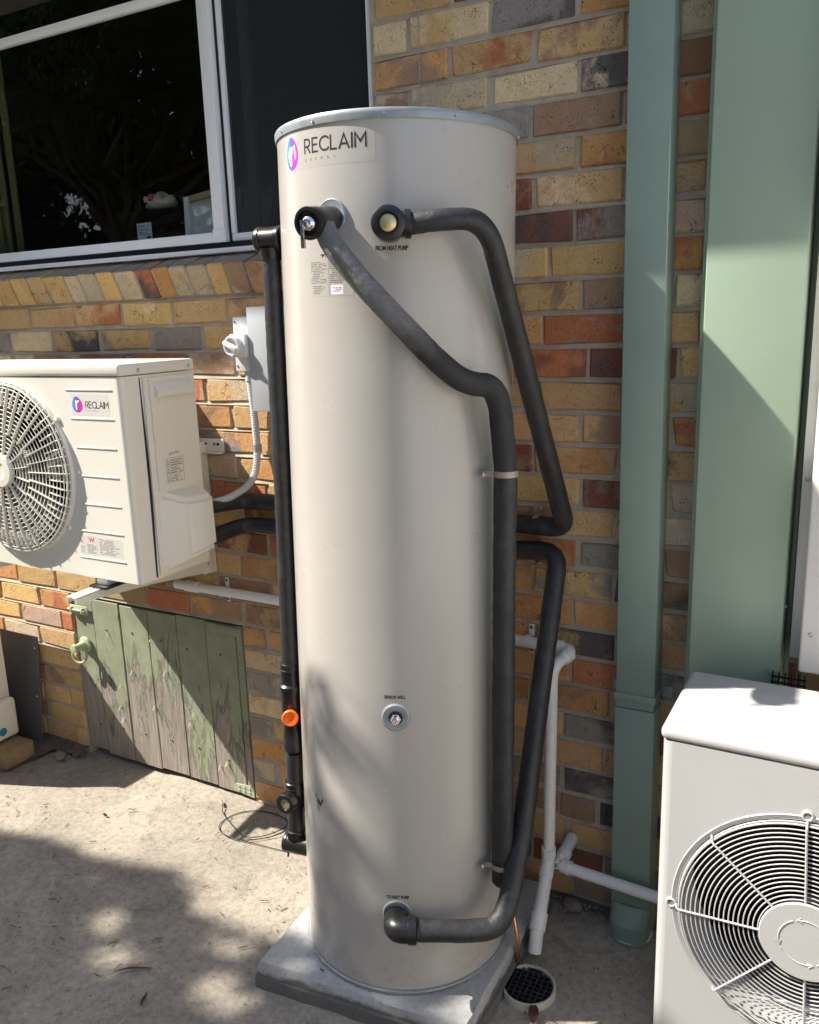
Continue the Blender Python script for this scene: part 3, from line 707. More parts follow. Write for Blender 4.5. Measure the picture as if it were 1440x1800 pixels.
def low_door():
    d = nb()
    box(d, GX0 + 0.01, GX1 - 0.01, 0.052, 0.072, 0.10, 0.19); box(d, GX0 + 0.01, GX1 - 0.01, 0.052, 0.072, 0.52, 0.61)
    box(d, GX0, GX1, 0.085, 0.105, -0.02, 0.70)
    D = fin(d, 'door', 'dark_sheet', house); D['label'] = 'low green plank door with peeling paint and a ring latch'; D.location.y = -0.019
    js = [-1.598, -1.486, -1.334, -1.186, -1.038, -0.894, -0.752, -0.720]; rn = random.Random(2)
    for a, b in zip(js, js[1:]):
        bm = nb(); y = 0.024 + rn.uniform(-0.003, 0.003); box(bm, a + 0.0022, b - 0.0022, y, y + 0.026, 0.012 + rn.uniform(0, .012), 0.682 + rn.uniform(-.006, .004), 0.002, 1)
        bmesh.ops.subdivide_edges(bm, edges=[e for e in bm.edges if abs(e.verts[0].co.z - e.verts[1].co.z) > 0.3], cuts=8)
        for v in bm.verts: v.co.x += rn.uniform(-.0008, .0008)
        P = fin(bm, 'plank', 'gate', D, 30)
        if b - a > 0.05:
            for z in (0.145, 0.565): screw(P, ((a + b) / 2 + rn.uniform(-.03, .03), y - 0.0006, z + rn.uniform(-.012, .012)), (0, -1, 0), 0.0042, 'nail', 'rust')
    bx('edge_strip', 'gate', D, -0.835, -0.722, 0.0175, 0.0215, 0.645, 0.678, 0.001)
    # curled flakes of paint
    for i in range(18):
        x = rn.uniform(-1.47, -0.78); z = 0.10 + 0.5 * rn.random() ** 1.4; l = rn.uniform(0.010, 0.032); wd = rn.uniform(0.004, 0.012); bm = nb(); rows = []
        for k in range(5):
            t = k / 4; c = rn.uniform(0.7, 1); rows.append([bm.verts.new((x - wd * c * (1 - t * 0.6) / 2, 0.0195 - 0.013 * t * t, z - l * t)), bm.verts.new((x + wd * c * (1 - t * 0.6) / 2, 0.0185 - 0.010 * t * t, z - l * t * 0.95))])
        for p, q in zip(rows, rows[1:]): bm.faces.new((p[0], p[1], q[1], q[0]))
        fin(bm, 'paint_flake', 'flake', D, 60, False)
    # strap hinge, bolt and ring latch
    bm = nb(); prism(bm, [(-0.715, 0.016), (-0.715, 0.062), (-0.80, 0.056), (-0.815, 0.040), (-0.80, 0.026)], 0.016, 0.0205); H = fin(bm, 'hinge', 'latch', D)
    for x in (-0.735, -0.76, -0.785):
        for z in (0.033, 0.049): screw(H, (x, 0.0155, z), (0, -1, 0), 0.0045, m='latch')
    bm = nb(); box(bm, -1.605, -1.505, 0.014, 0.020, 0.614, 0.650, 0.002); tube(bm, [(-1.612, 0.009, 0.632), (-1.515, 0.009, 0.632)], 0.0045, 10); box(bm, -1.596, -1.586, 0.003, 0.014, 0.620, 0.644, 0.002); box(bm, -1.532, -1.522, 0.003, 0.014, 0.620, 0.644, 0.002); fin(bm, 'bolt', 'latch', D)
    bm = nb(); lathe(bm, [(0, -0.004), (0.030, -0.004), (0.034, 0.0), (0.030, 0.006), (0.018, 0.010), (0.014, 0.045), (0.019, 0.050), (0.017, 0.062), (0, 0.064)], (-1.545, 0.020, 0.485), (0, -1, 0), 18)
    ring(bm, (-1.547, -0.012, 0.450), (0.25, -1, 0.1), 0.032, 0.0055, 28, 8); fin(bm, 'ring_latch', 'latch', D)
low_door()
# soil and rubble in the gap along the wall foot
def wall_foot():
    rn = random.Random(9); bm = nb(); n = 80; A = []; B = []
    for i in range(n + 1):
        x = 0.20 + 2.6 * i / n; w = 0.020 + 0.020 * rn.random()
        A.append(bm.verts.new((x, 0.004, 0.010 + rn.uniform(0, .006)))); B.append(bm.verts.new((x, -w, 0.0045)))
    for i in range(n): bm.faces.new((A[i], B[i], B[i + 1], A[i + 1]))
    n = 60; A = []; B = []
    for i in range(n + 1):
        x = -2.4 + 0.8 * i / n; w = 0.05 + 0.03 * rn.random() + (0.10 if x < -1.75 else 0)
        A.append(bm.verts.new((x, 0.004, 0.016 + rn.uniform(0, .008)))); B.append(bm.verts.new((x, -w, 0.0035)))
    for i in range(n): bm.faces.new((A[i], B[i], B[i + 1], A[i + 1]))
    o = fin(bm, 'soil', 'dirt', None); o['kind'] = 'stuff'; o['label'] = 'dark soil and grit along the foot of the wall'; o['category'] = 'soil'
    bm = nb()
    for i in range(150):
        x, y = (rn.uniform(0.42, 0.84), -abs(rn.gauss(0, 0.028)) - 0.006) if i < 110 else (rn.uniform(-2.0, -1.58), -abs(rn.gauss(0, 0.04)) - 0.01)
        s = rn.uniform(0.0015, 0.006) if rn.random() < 0.93 else rn.uniform(0.006, 0.013)
        r = bmesh.ops.create_icosphere(bm, subdivisions=1, radius=s)
        for v in r['verts']: v.co = Vector((v.co.x * rn.uniform(.7, 1.5), v.co.y * rn.uniform(.7, 1.3), v.co.z * rn.uniform(.4, .9))) + Vector((x, y, s * 0.4 + 0.006))
    o = fin(bm, 'rubble', 'stone', None, 20); o['kind'] = 'stuff'; o['label'] = 'crumbs of mortar and stone at the foot of the wall'; o['category'] = 'rubble'
wall_foot()
def chunk(p, s, label, seed):
    rn = random.Random(seed); bm = nb(); bmesh.ops.create_icosphere(bm, subdivisions=2, radius=1)
    for v in bm.verts: v.co = Vector((v.co.x * s[0], v.co.y * s[1], v.co.z * s[2])) * rn.uniform(.85, 1.12) + Vector(p)
    tag(fin(bm, 'mortar_lump', 'stone', None, 25), label, 'stone')
chunk((0.515, -0.045, 0.018), (0.030, 0.020, 0.018), 'lump of broken mortar on the concrete beside the white drain tee', 1)
chunk((-1.66, -0.10, 0.012), (0.030, 0.022, 0.018), 'broken stone beside the timber block under the low unit', 3)

# ------------------------------------------------------------------ hot water tank
TX, TY, TR, ZB, ZT = 0.1429, -0.3769, 0.2751, 0.077, 2.137
LX, LY = 0.0119, 0.0206
def tk(th, r, z): return Vector((TX + LX * (z - ZB) + r * math.cos(R(th)), TY + LY * (z - ZB) + r * math.sin(R(th)), z))
def radial(th): return Vector((math.cos(R(th)), math.sin(R(th)), 0))
# concrete plinth
def plinth():
    bm = nb(); top = [(-0.135, -0.700), (0.452, -0.640), (0.448, -0.055), (-0.165, -0.095)]
    H = 0.075; rn = random.Random(4); rings = []
    for z, g in ((-0.03, 0.014), (0.012, 0.012), (0.035, 0.009), (0.036, 0.003), (0.068, 0.0), (H, -0.007)):
        pts = []
        for i in range(4):
            a = Vector(top[i]); b = Vector(top[(i + 1) % 4]); c = Vector((0.16, -0.37))
            for k in range(12):
                p = a.lerp(b, k / 12); d = (p - c).normalized(); p = p + d * (g + rn.uniform(-.0025, .0025)); pts.append(bm.verts.new((p.x, p.y, z + rn.uniform(-.0012, .0012))))
        rings.append(pts)
    n = len(rings[0])
    for A, B in zip(rings, rings[1:]):
        for k in range(n): bm.faces.new((A[k], A[(k + 1) % n], B[(k + 1) % n], B[k]))
    bm.faces.new(rings[-1])
    tag(fin(bm, 'concrete_plinth', 'slab', None, 40), 'square grey concrete plinth under the cream tank', 'plinth')
plinth()
tank = thing('water_tank', 'tall cream cylindrical hot water tank standing on a concrete plinth', 'tank', (TX, TY, ZB), rot=(-LY, LX, 0))
def tank_parts():
    H = ZT - ZB; bm = nb()
    lathe(bm, [(0, 0.004), (TR - 0.004, 0.004), (TR, 0.008), (TR, H - 0.03), (TR, H - 0.012), (TR - 0.02, H - 0.006)], (0, 0, 0), (0, 0, 1), 160); fin(bm, 'body', 'tank', tank)
    bm = nb(); lathe(bm, [(TR + 0.001, -0.0005), (TR + 0.0045, 0.0), (TR + 0.0055, 0.003), (TR + 0.0045, 0.006), (TR + 0.001, 0.0075)], (0, 0, 0), (0, 0, 1), 160); fin(bm, 'base_ring', 'zinc', tank)
    bm = nb(); lathe(bm, [(TR + 0.0006, H - 0.0155), (TR + 0.0035, H - 0.0165), (TR + 0.005, H - 0.006), (TR + 0.005, H), (TR + 0.003, H + 0.0035), (TR - 0.004, H + 0.004), (TR - 0.03, H + 0.002), (0, H + 0.012)], (0, 0, 0), (0, 0, 1), 160); L = fin(bm, 'lid', 'zinc', tank)
    for th in (-124, -99, -65.5, -35, 20, 80, 140):
        screw(L, Vector(((TR + 0.0045) * math.cos(R(th)), (TR + 0.0045) * math.sin(R(th)), H - 0.009)), radial(th), 0.0030)
    def surf(th0, z0):
        return lambda u, v, lift: Vector(((TR + lift * 0.35) * math.cos(R(th0) + u / TR), (TR + lift * 0.35) * math.sin(R(th0) + u / TR), z0 - ZB + v))
    arc = lambda a, b: R(b - a) * TR
    # brand label: faint film, egg shaped emblem, lettering
    f = surf(-121.5, 2.0395); bm = nb(); quad(bm, 0, arc(-121.5, -69.5), 0, 0.072, f, 0.0005, 18); P = fin(bm, 'brand_label', 'label_tank', tank, 40, False)
    bm = nb(); egg(bm, arc(-121.5, -115.2), 0.0365, 0.0245, 0.0335, f, 0.0009); fin(bm, 'emblem', 'logo', P, 0, False)
    bm = nb(); rmark(bm, arc(-121.5, -114.8), 0.034, 0.036, f, 0.0013); fin(bm, 'emblem_letter', 'pwhite', P, 0, False)
    bm = nb(); u0 = arc(-121.5, -105.2); strokes(bm, 'RECLAIM', u0, 0.030, 0.0265, 0.0040, 0.006, f, arc(-105.2, -73.6)); fin(bm, 'lettering', 'print', P, 0, False)
    bm = nb(); strokes(bm, 'ENERGY', u0 + 0.001, 0.0135, 0.0048, 0.0007, 0.008, f, arc(-105, -88)); fin(bm, 'lettering', 'print_grey', P, 0, False)
    # rating plate
    rn = random.Random(21); f = surf(-104.5, 1.777); W_ = arc(-104.5, -80.5); bm = nb(); quad(bm, 0, W_, 0, 0.077, f, 0.0005, 10); P = fin(bm, 'rating_plate', 'label_tank', tank, 40, False)
    bm = nb(); c = W_ * 0.47
    dashes(bm, 0.004, c - 0.003, 0.072, 0.026, 13, f, 0.001, rn, 0.85, 0.42); dashes(bm, c + 0.003, W_ - 0.003, 0.070, 0.026, 11, f, 0.001, rn, 0.85, 0.45); dashes(bm, 0.008, c - 0.008, 0.023, 0.004, 5, f, 0.001, rn, 0.9, 0.4)
    fin(bm, 'small_print', 'print_grey', P, 0, False)
    bm = nb(); quad(bm, c, c + 0.0006, 0.001, 0.076, f, 0.0011); quad(bm, 0.001, W_ - 0.001, 0.0765, 0.077, f, 0.0011); quad(bm, 0.002, c - 0.002, 0.0247, 0.0251, f, 0.0011); quad(bm, c + 0.002, W_ - 0.002, 0.0247, 0.0251, f, 0.0011); fin(bm, 'rule_line', 'print_grey', P, 0, False)
    bm = nb(); quad(bm, c + 0.006, c + 0.036, 0.003, 0.0225, f, 0.0009, 3); fin(bm, 'serial_label', 'paper', P, 0, False)
    bm = nb(); dashes(bm, c + 0.010, c + 0.034, 0.019, 0.008, 3, f, 0.0014, rn, 0.9, 0.4); fin(bm, 'small_print', 'print_grey', P, 0, False)
    # painted words beside each fitting
    def words(s, th0, th1, z, h, film=True, off=0.045):
        f = surf(th0, z); w = arc(th0, th1); par = tank
        if film:
            bm = nb(); quad(bm, -0.004, w + 0.003, -0.004, h + 0.004, f, 0.0004, 5); par = fin(bm, 'word_label', 'label_tank', tank, 40, False)
        fin_me(text_mesh(s, h, f, 0.0010, w, off), 'lettering', 'print', par, 0)
    words('FROM HEAT PUMP', -70.3, -56.2, 1.8655, 0.0095); words('SENSOR WELL', -70.2, -59.9, 0.8695, 0.0085); words('TO HEAT PUMP', -71.2, -59.4, 0.3440, 0.0095); words('"PTR"', -97.6, -91.5, 1.857, 0.007, False)
    # water mark symbol low on the side
    f = surf(-115.4, 0.536); bm = nb(); k = 0.019
    for i, pl in enumerate(([(0, 1), (0.30, 0.10), (0.48, 0.62)], [(0.50, 0.62), (0.68, 0.10), (1.15, 0.85)])): ribbon(bm, [(a * k * 1.25, b * k * 1.3) for a, b in pl], 0.0046 + 0.0010 * i, f, 0.0010 + 0.0001 * i)
    WM = fin(bm, 'water_mark', 'print', tank, 0, False); bm = nb(); dashes(bm, 0.0, 0.021, 0.0, -0.018, 7, f, 0.001, rn, 0.95, 0.45); fin(bm, 'small_print', 'print_grey', WM, 0, False)
    # zinc flanges
    for th, z in ((-63.6, 1.915), (-90.5, 1.938), (-65.6, 0.305)):
        o = Vector((TR * math.cos(R(th)), TR * math.sin(R(th)), z - ZB)) - radial(th) * 0.004; bm = nb(); lathe(bm, [(0, 0.007), (0.027, 0.007), (0.0335, 0.0085), (0.036, 0.006), (0.037, -0.006)], o, radial(th), 40); fin(bm, 'flange', 'zinc', tank)
    th, z = -64.8, 0.824; d = radial(th); o = Vector((TR * math.cos(R(th)), TR * math.sin(R(th)), z - ZB)) - d * 0.004
    bm = nb(); lathe(bm, [(0.011, 0.004), (0.012, 0.006), (0.030, 0.0085), (0.0335, 0.006), (0.0345, -0.004)], o, d, 40); F = fin(bm, 'flange', 'zinc', tank)
    bm = nb(); lathe(bm, [(0, 0.0085), (0.0165, 0.0085)], o, d, 24); fin(bm, 'sensor_hole', 'rubber', F)
    bm = nb(); lathe(bm, [(0, 0.009), (0.0135, 0.009), (0.0135, 0.017), (0.012, 0.0185), (0.0075, 0.0185), (0.007, 0.030), (0.0062, 0.033), (0.0035, 0.033), (0.0035, 0.024), (0, 0.024)], o, d, 6); fin(bm, 'hex_nut', 'chrome', F, 20)
tank_parts()

# ------------------------------------------------------------------ insulated pipes round the tank
def pipe_part(name, m, par, pts, r, fil=0.05, seg=20, bump=0.0, seed=1, step=0.02):
    p = resample(fillet(pts, fil, 10), step); rn = random.Random(seed)
    rs = interp_r(p, r[0], r[1]) if isinstance(r, tuple) else [r] * len(p)
    if bump: rs = [q * (1 + rn.uniform(-bump, bump)) for q in rs]
    bm = nb(); tube(bm, p, rs, seg); return fin(bm, name, m, par, 60)
def wall_clip(par, p, r, nx=0.0):
    # saddle clip round a horizontal pipe fixed to the wall with two screws
    bm = nb(); pts = []
    x, y, z = p; n = 14; w = 0.016
    prof = [(-0.004, z + r + 0.020), (-0.004, z + r + 0.002)] + [(y - (r + 0.002) * math.sin(R(a)), z + (r + 0.002) * math.cos(R(a))) for a in range(0, 181, 12)] + [(-0.004, z - r - 0.002), (-0.004, z - r - 0.020)]
    A = [bm.verts.new((x - w / 2, a, b)) for a, b in prof]; B = [bm.verts.new((x + w / 2, a, b)) for a, b in prof]
    for i in range(len(prof) - 1): bm.faces.new((A[i], A[i + 1], B[i + 1], B[i]))
    c = fin(bm, 'clip', 'clip', par, 40, False)
    for s in (1, -1): screw(c, (x, -0.0045, z + s * (r + 0.013)), (0, -1, 0), 0.0055)
def elbow(par, p, th, r=0.033, l=0.085, m='black'):
    d = radial(th); p = Vector(p); bm = nb()
    lathe(bm, [(r * 0.9, -0.02), (r * 0.9, l - 0.030), (r, l - 0.028), (r, l - 0.002), (r - 0.003, l), (r * 0.62, l + 0.0005), (r * 0.58, l - 0.006), (0, l - 0.006)], p, d, 36)
    return fin(bm, 'elbow', m, par)
# hot return pipe, from the fitting marked FROM HEAT PUMP
pa = thing('insulated_pipe', 'black insulated pipe from the upper brass capped elbow down behind the tank', 'pipe', tk(-63.6, TR, 1.915))
c = tk(-63.6, TR, 1.915); E = elbow(pa, c, -63.6, 0.034, 0.082)
bm = nb(); lathe(bm, [(0, 0.004), (0.014, 0.0035), (0.0165, 0.002), (0.018, -0.004)], c + radial(-63.6) * 0.077, radial(-63.6), 28); fin(bm, 'brass_cap', 'brass', E)
tA = Vector((0.86, 0.51, 0.0)).normalized(); s0 = c + radial(-63.6) * 0.045
bm = nb(); lathe(bm, [(0.026, 0.0), (0.026, 0.030), (0.0285, 0.031), (0.0285, 0.042), (0.027, 0.044), (0.016, 0.044)], s0, tA, 30); fin(bm, 'collar', 'black', pa)
pipe_part('foam_sleeve', 'foam', pa, [s0 + tA * 0.043, (0.395, -0.590, 1.920), (0.474, -0.525, 1.922), (0.485, -0.045, 1.168), (0.30, -0.038, 1.167)], (0.0215, 0.0265), [0.04, 0.075, 0.045], 20, 0.022, 2)
wall_clip(pa, (0.400, -0.036, 1.169), 0.026)
# relief valve and drain
pb = thing('insulated_pipe', 'black insulated drain pipe with sunlit dusty grey painted on its upper length, sloping from the relief valve across the tank', 'pipe', tk(-90, TR, 1.938))
c = tk(-90, TR, 1.938); dB = Vector((0.10, -0.95, -0.16)).normalized(); bm = nb()
lathe(bm, [(0.024, -0.01), (0.027, 0.03), (0.0285, 0.031), (0.0285, 0.062), (0.029, 0.064), (0.029, 0.078), (0.0315, 0.080), (0.0325, 0.106), (0.031, 0.109), (0.025, 0.1095), (0.022, 0.100), (0, 0.098)], c, dB, 36); V = fin(bm, 'relief_valve', 'black', pb)
tip = c + dB * 0.100
bm = nb(); lathe(bm, [(0.017, -0.002), (0.0165, 0.006), (0.012, 0.012), (0.006, 0.015), (0, 0.016)], tip, dB, 22); tube(bm, [tip + dB * 0.012, tip + dB * 0.024], 0.005, 10); fin(bm, 'valve_spindle', 'chrome', V)
bm = nb(); q = tip + dB * 0.022 + Vector((-0.006, 0, 0)); box(bm, q.x - 0.0045, q.x + 0.0045, q.y - 0.003, q.y + 0.002, q.z - 0.046, q.z + 0.008, 0.0012); fin(bm, 'lever', 'chrome', V)
pB = [(0.190, -0.684, 1.915), (0.207, -0.688, 1.880), (0.269, -0.672, 1.800), (0.330, -0.640, 1.725), (0.392, -0.592, 1.640), (0.445, -0.510, 1.580), (0.474, -0.452, 1.535), (0.4735, -0.432, 1.40)]
pipe_part('foam_sleeve', 'foam_sunlit', pb, pB[:4] + [(0.3855, -0.5975, 1.650), (0.430, -0.545, 1.592), (0.476, -0.475, 1.585), (0.4735, -0.430, 1.385)], (0.0228, 0.0265), [0.03, 0.06, 0.06, 0.03, 0.05, 0.07], 20, 0.018, 3)
pipe_part('foam_sleeve', 'foam', pb, [(0.4725, -0.430, 1.382), (0.468, -0.433, 1.10), (0.464, -0.436, 0.75), (0.461, -0.440, 0.372)], (0.0265, 0.027), 0.05, 20, 0.03, 5)
bm = nb(); tube(bm, [(0.461, -0.440, 0.374), (0.461, -0.443, 0.345), (0.461, -0.445, 0.335)], [0.0265, 0.0262, 0.018], 20); fin(bm, 'end_cap', 'black', pb)
def tank_clip(par, z, p, r):
    p = Vector(p); d = Vector((p.x - (TX + LX * z), p.y - (TY + LY * z), 0)).normalized(); t = Vector((-d.y, d.x, 0)); bm = nb(); n = 16; pr = []
    pr.append(p - t * (r + 0.022) - d * (r + 0.002)); pr.append(p - t * (r + 0.004) - d * (r + 0.002))
    for k in range(n + 1):
        a = R(-120 + 240 * k / n); pr.append(p + d * math.cos(a) * (r + 0.002) + t * math.sin(a) * (r + 0.002))
    A = [bm.verts.new(q + Vector((0, 0, 0.007))) for q in pr]; B = [bm.verts.new(q - Vector((0, 0, 0.007))) for q in pr]
    for i in range(len(pr) - 1): bm.faces.new((A[i], A[i + 1], B[i + 1], B[i]))
    c = fin(bm, 'clip', 'clip', par, 40, False); screw(c, p - t * (r + 0.014) - d * (r + 0.001), d, 0.006)
tank_clip(pb, 1.385, (0.4728, -0.430, 1.385), 0.0268); tank_clip(pb, 0.395, (0.461, -0.440, 0.395), 0.0275)
# cold feed, to the fitting marked TO HEAT PUMP
pc = thing('insulated_pipe', 'black insulated pipe from the bottom elbow rising slantwise to the wall', 'pipe', tk(-65.6, TR, 0.305))
c = tk(-65.6, TR, 0.305); d = radial(-65.6); k = c + d * 0.055; tC = Vector((0.88, 0.47, -0.02)).normalized()
bm = nb(); tube(bm, [c - d * 0.01, c + d * 0.02], 0.026, 24); pts = fillet([c + d * 0.015, k, k + tC * 0.05], 0.045, 8); tube(bm, pts, 0.0305, 24)
lathe(bm, [(0.031, 0.030), (0.0335, 0.031), (0.0335, 0.050), (0.031, 0.0515), (0.02, 0.0515)], k, tC, 28); fin(bm, 'elbow', 'black', pc)
pC = [k + tC * 0.05, (0.425, -0.588, 0.292), (0.502, -0.530, 0.288), (0.498, -0.400, 0.470), (0.470, -0.058, 1.105), (0.30, -0.036, 1.088)]
pipe_part('foam_sleeve', 'foam', pc, pC, 0.0262, [0.03, 0.085, 0.03, 0.055], 20, 0.025, 6)
wall_clip(pc, (0.395, -0.037, 1.090), 0.0265)
# riser on the left of the tank
pdv = thing('insulated_pipe', 'black insulated riser with an orange plug and two tees left of the tank', 'pipe', (-0.137, -0.485, 0.27))
PD = [(-0.098, -0.49, 1.885), (-0.102, -0.49, 1.690), (-0.110, -0.49, 1.263), (-0.124, -0.49, 0.84)]
pipe_part('foam_sleeve', 'foam', pdv, PD, 0.0225, 0.05, 20, 0.025, 7)
pipe_part('foam_sleeve', 'foam', pdv, [(-0.130, -0.49, 0.585), (-0.136, -0.49, 0.475)], 0.0225, 0.05, 20, 0.01, 8); pipe_part('foam_sleeve', 'foam', pdv, [(-0.139, -0.49, 0.43), (-0.142, -0.49, 0.335)], 0.0225, 0.05, 20, 0.01, 9)
bm = nb(); o = Vector((-0.098, -0.49, 1.922)); lathe(bm, [(0, -0.032), (0.029, -0.032), (0.031, -0.029), (0.031, -0.020), (0.029, -0.018), (0.029, 0.022), (0.031, 0.024), (0.031, 0.033), (0.029, 0.035), (0.02, 0.035)], o, (1, 0.12, 0), 32)
lathe(bm, [(0.028, 0.02), (0.026, 0.034), (0.0245, 0.04), (0.0245, 0.046)], o, (0, 0, -1), 28); tube(bm, [o + Vector((0.03, 0, 0)), o + Vector((0.10, 0.05, 0))], 0.024, 20); fin(bm, 'top_tee', 'black', pdv)
o = Vector((-0.1255, -0.49, 0.845)); ax = Vector((-0.02, 0, -1))
bm = nb(); lathe(bm, [(0.022, -0.004), (0.0255, -0.002), (0.0255, 0.012), (0.027, 0.014), (0.025, 0.02), (0.025, 0.055), (0.0305, 0.06), (0.0305, 0.075), (0.0285, 0.08), (0.0285, 0.165), (0.0265, 0.17), (0.0265, 0.22), (0.0275, 0.222), (0.0275, 0.25), (0.022, 0.256)], o, ax, 30); MV = fin(bm, 'mixing_valve', 'black', pdv)
dC = Vector((0.45, -0.85, 0.12)).normalized(); bm = nb(); q = Vector((-0.1275, -0.49, 0.700)) + dC * 0.022
lathe(bm, [(0.016, -0.01), (0.0175, 0.006), (0.0215, 0.010), (0.0225, 0.018), (0.020, 0.022), (0.008, 0.020), (0.004, 0.0185), (0, 0.0185)], q, dC, 14); fin(bm, 'orange_plug', 'orange', MV)
o = Vector((-0.137, -0.49, 0.452)); bm = nb(); lathe(bm, [(0.0235, -0.045), (0.026, -0.043), (0.026, -0.03), (0.0275, -0.028), (0.0275, 0.03), (0.024, 0.032)], o, (0, 0, -1), 28)
dd = Vector((0.10, -0.99, 0.05)).normalized(); lathe(bm, [(0.024, 0.0), (0.024, 0.035), (0.0285, 0.037), (0.0285, 0.055), (0.026, 0.057), (0.0165, 0.0575), (0.015, 0.052), (0, 0.052)], o, dd, 30); TT = fin(bm, 'tee', 'black', pdv)
bm = nb(); lathe(bm, [(0, 0.0535), (0.0145, 0.0535), (0.015, 0.050)], o, dd, 24); fin(bm, 'brass_plug', 'brass', TT)
o = Vector((-0.143, -0.49, 0.300)); bm = nb(); lathe(bm, [(0, -0.034), (0.028, -0.034), (0.030, -0.031), (0.030, -0.024), (0.028, -0.022), (0.028, 0.05), (0.030, 0.052), (0.02, 0.056)], o, (1, 0.1, 0), 32)
lathe(bm, [(0.025, 0.02), (0.0255, 0.036), (0.027, 0.038), (0.027, 0.046), (0.0225, 0.048)], o, (0, 0, 1), 28); tube(bm, [o + Vector((0.04, 0, 0)), o + Vector((0.13, 0.06, 0))], 0.024, 20)
for dx in (-0.026, 0.044): tube(bm, [o + Vector((dx, -0.008, -0.027)), o + Vector((dx, -0.010, -0.044))], 0.003, 8)
fin(bm, 'bottom_tee', 'black', pdv)
# stamps on the foam
def stamp(par, p0, p1, n, wd, seed):
    rn = random.Random(seed); bm = nb(); a = Vector(p0); b = Vector(p1); view = (Vector((1.2, -2.17, 1.73)) - a).normalized(); t = (b - a).normalized(); s = t.cross(view).normalized()
    for i in range(n):
        q = a.lerp(b, (i + rn.random() * 0.6) / n); l = rn.uniform(0.002, 0.005)
        for k in range(2):
            e = q + s * rn.uniform(-wd, wd); f = e + (t * rn.uniform(-1, 1) + s * rn.uniform(-1, 1)) * l; w = view.cross(f - e).normalized() * 0.0005
            bm.faces.new([bm.verts.new(x) for x in (e - w, f - w, f + w, e + w)])
    fin(bm, 'stamp', 'print_pink', par, 0, False)
vw = lambda p, r: Vector(p) + (Vector((1.2, -2.17, 1.73)) - Vector(p)).normalized() * r
sB = Vector((0.010, 0.004, 0.012))
stamp(pb, vw(Vector((0.285, -0.664, 1.78)) + sB, 0.0215), vw(Vector((0.375, -0.606, 1.664)) + sB, 0.0225), 46, 0.004, 5)
stamp(pb, vw((0.474, -0.437, 1.50), 0.0268), vw((0.4735, -0.432, 1.43), 0.0275), 14, 0.006, 6)
# copper drain tube
cp = thing('copper_pipe', 'thin bent copper pipe ending beside the white pipe over the drain', 'pipe', (0.455, -0.32, 0.0))
pipe_part('tube', 'copper', cp, [(0.400, -0.300, 0.205), (0.440, -0.325, 0.170), (0.462, -0.345, 0.115), (0.466, -0.345, 0.030)], 0.0058, [0.02, 0.03], 14)

# ------------------------------------------------------------------ outdoor units
def holed_front(bm, x0, x1, z0, z1, y, cx, cz, r, depth, n=72):
    ang = sorted([2 * math.pi * k / n for k in range(n)] + [math.atan2(zz - cz, xx - cx) % (2 * math.pi) for xx in (x0, x1) for zz in (z0, z1)])
    O = []; I = []; D = []
    for a in ang:
        c, s = math.cos(a), math.sin(a); t = 1e9
        if c > 1e-9: t = min(t, (x1 - cx) / c)
        if c < -1e-9: t = min(t, (x0 - cx) / c)
        if s > 1e-9: t = min(t, (z1 - cz) / s)
        if s < -1e-9: t = min(t, (z0 - cz) / s)
        O.append(bm.verts.new((cx + c * t, y, cz + s * t))); I.append(bm.verts.new((cx + c * r, y, cz + s * r))); D.append(bm.verts.new((cx + c * (r - 0.012), y + depth, cz + s * (r - 0.012))))
    m = len(ang)
    for k in range(m):
        j = (k + 1) % m; bm.faces.new((O[k], O[j], I[j], I[k])); bm.faces.new((I[k], I[j], D[j], D[k]))
    return O
def casing(bm, x0, x1, y0, y1, z0, z1, cx, cz, r, depth, bev):
    # shell: holed front set between rounded corner strips, sides, back, top and bottom
    O = holed_front(bm, x0 + bev, x1 - bev, z0, z1, y0, cx, cz, r, depth)
    def strip(pts):
        A = [bm.verts.new((x, y, z0)) for x, y in pts]; B = [bm.verts.new((x, y, z1)) for x, y in pts]
        for i in range(len(pts) - 1): bm.faces.new((A[i], A[i + 1], B[i + 1], B[i]))
        return A, B
    pr = [(x1 - bev + bev * math.sin(R(a)), y0 + bev - bev * math.cos(R(a))) for a in range(0, 91, 15)]
    pl = [(x0 + bev - bev * math.cos(R(a)), y0 + bev - bev * math.sin(R(a))) for a in range(0, 91, 15)]
    path = pr + [(x1, y1), (x0, y1)] + pl
    A, B = strip(path)
    bm.faces.new(A); bm.faces.new(B[::-1])
    bmesh.ops.remove_doubles(bm, verts=bm.verts, dist=1e-5)
def fan_blades(par, cx, cy, cz, r, m, tilt=25):
    for k in range(3):
        bm = nb(); V = []
        for i in range(7):
            rr = 0.045 + (r - 0.045) * i / 6; row = []
            for j in range(6):
                a = R(120 * k + 15 + (j / 5 - 0.5) * 82 + 14 * i / 6); row.append(bm.verts.new((cx + rr * math.cos(a), cy + 0.045 * (j / 5 - 0.5), cz + rr * math.sin(a))))
            V.append(row)
        for i in range(6):
            for j in range(5): bm.faces.new((V[i][j], V[i][j + 1], V[i + 1][j + 1], V[i + 1][j]))
        fin(bm, 'fan_blade', m, par, 60, False)
    bm = nb(); lathe(bm, [(0.05, -0.03), (0.05, 0.03), (0.04, 0.04), (0, 0.045)], (cx, cy, cz), (0, -1, 0), 24); fin(bm, 'fan_hub', m, par)
flatY = lambda x0, y, z0: (lambda u, v, lift: Vector((x0 + u, y - lift * 0.35, z0 + v)))
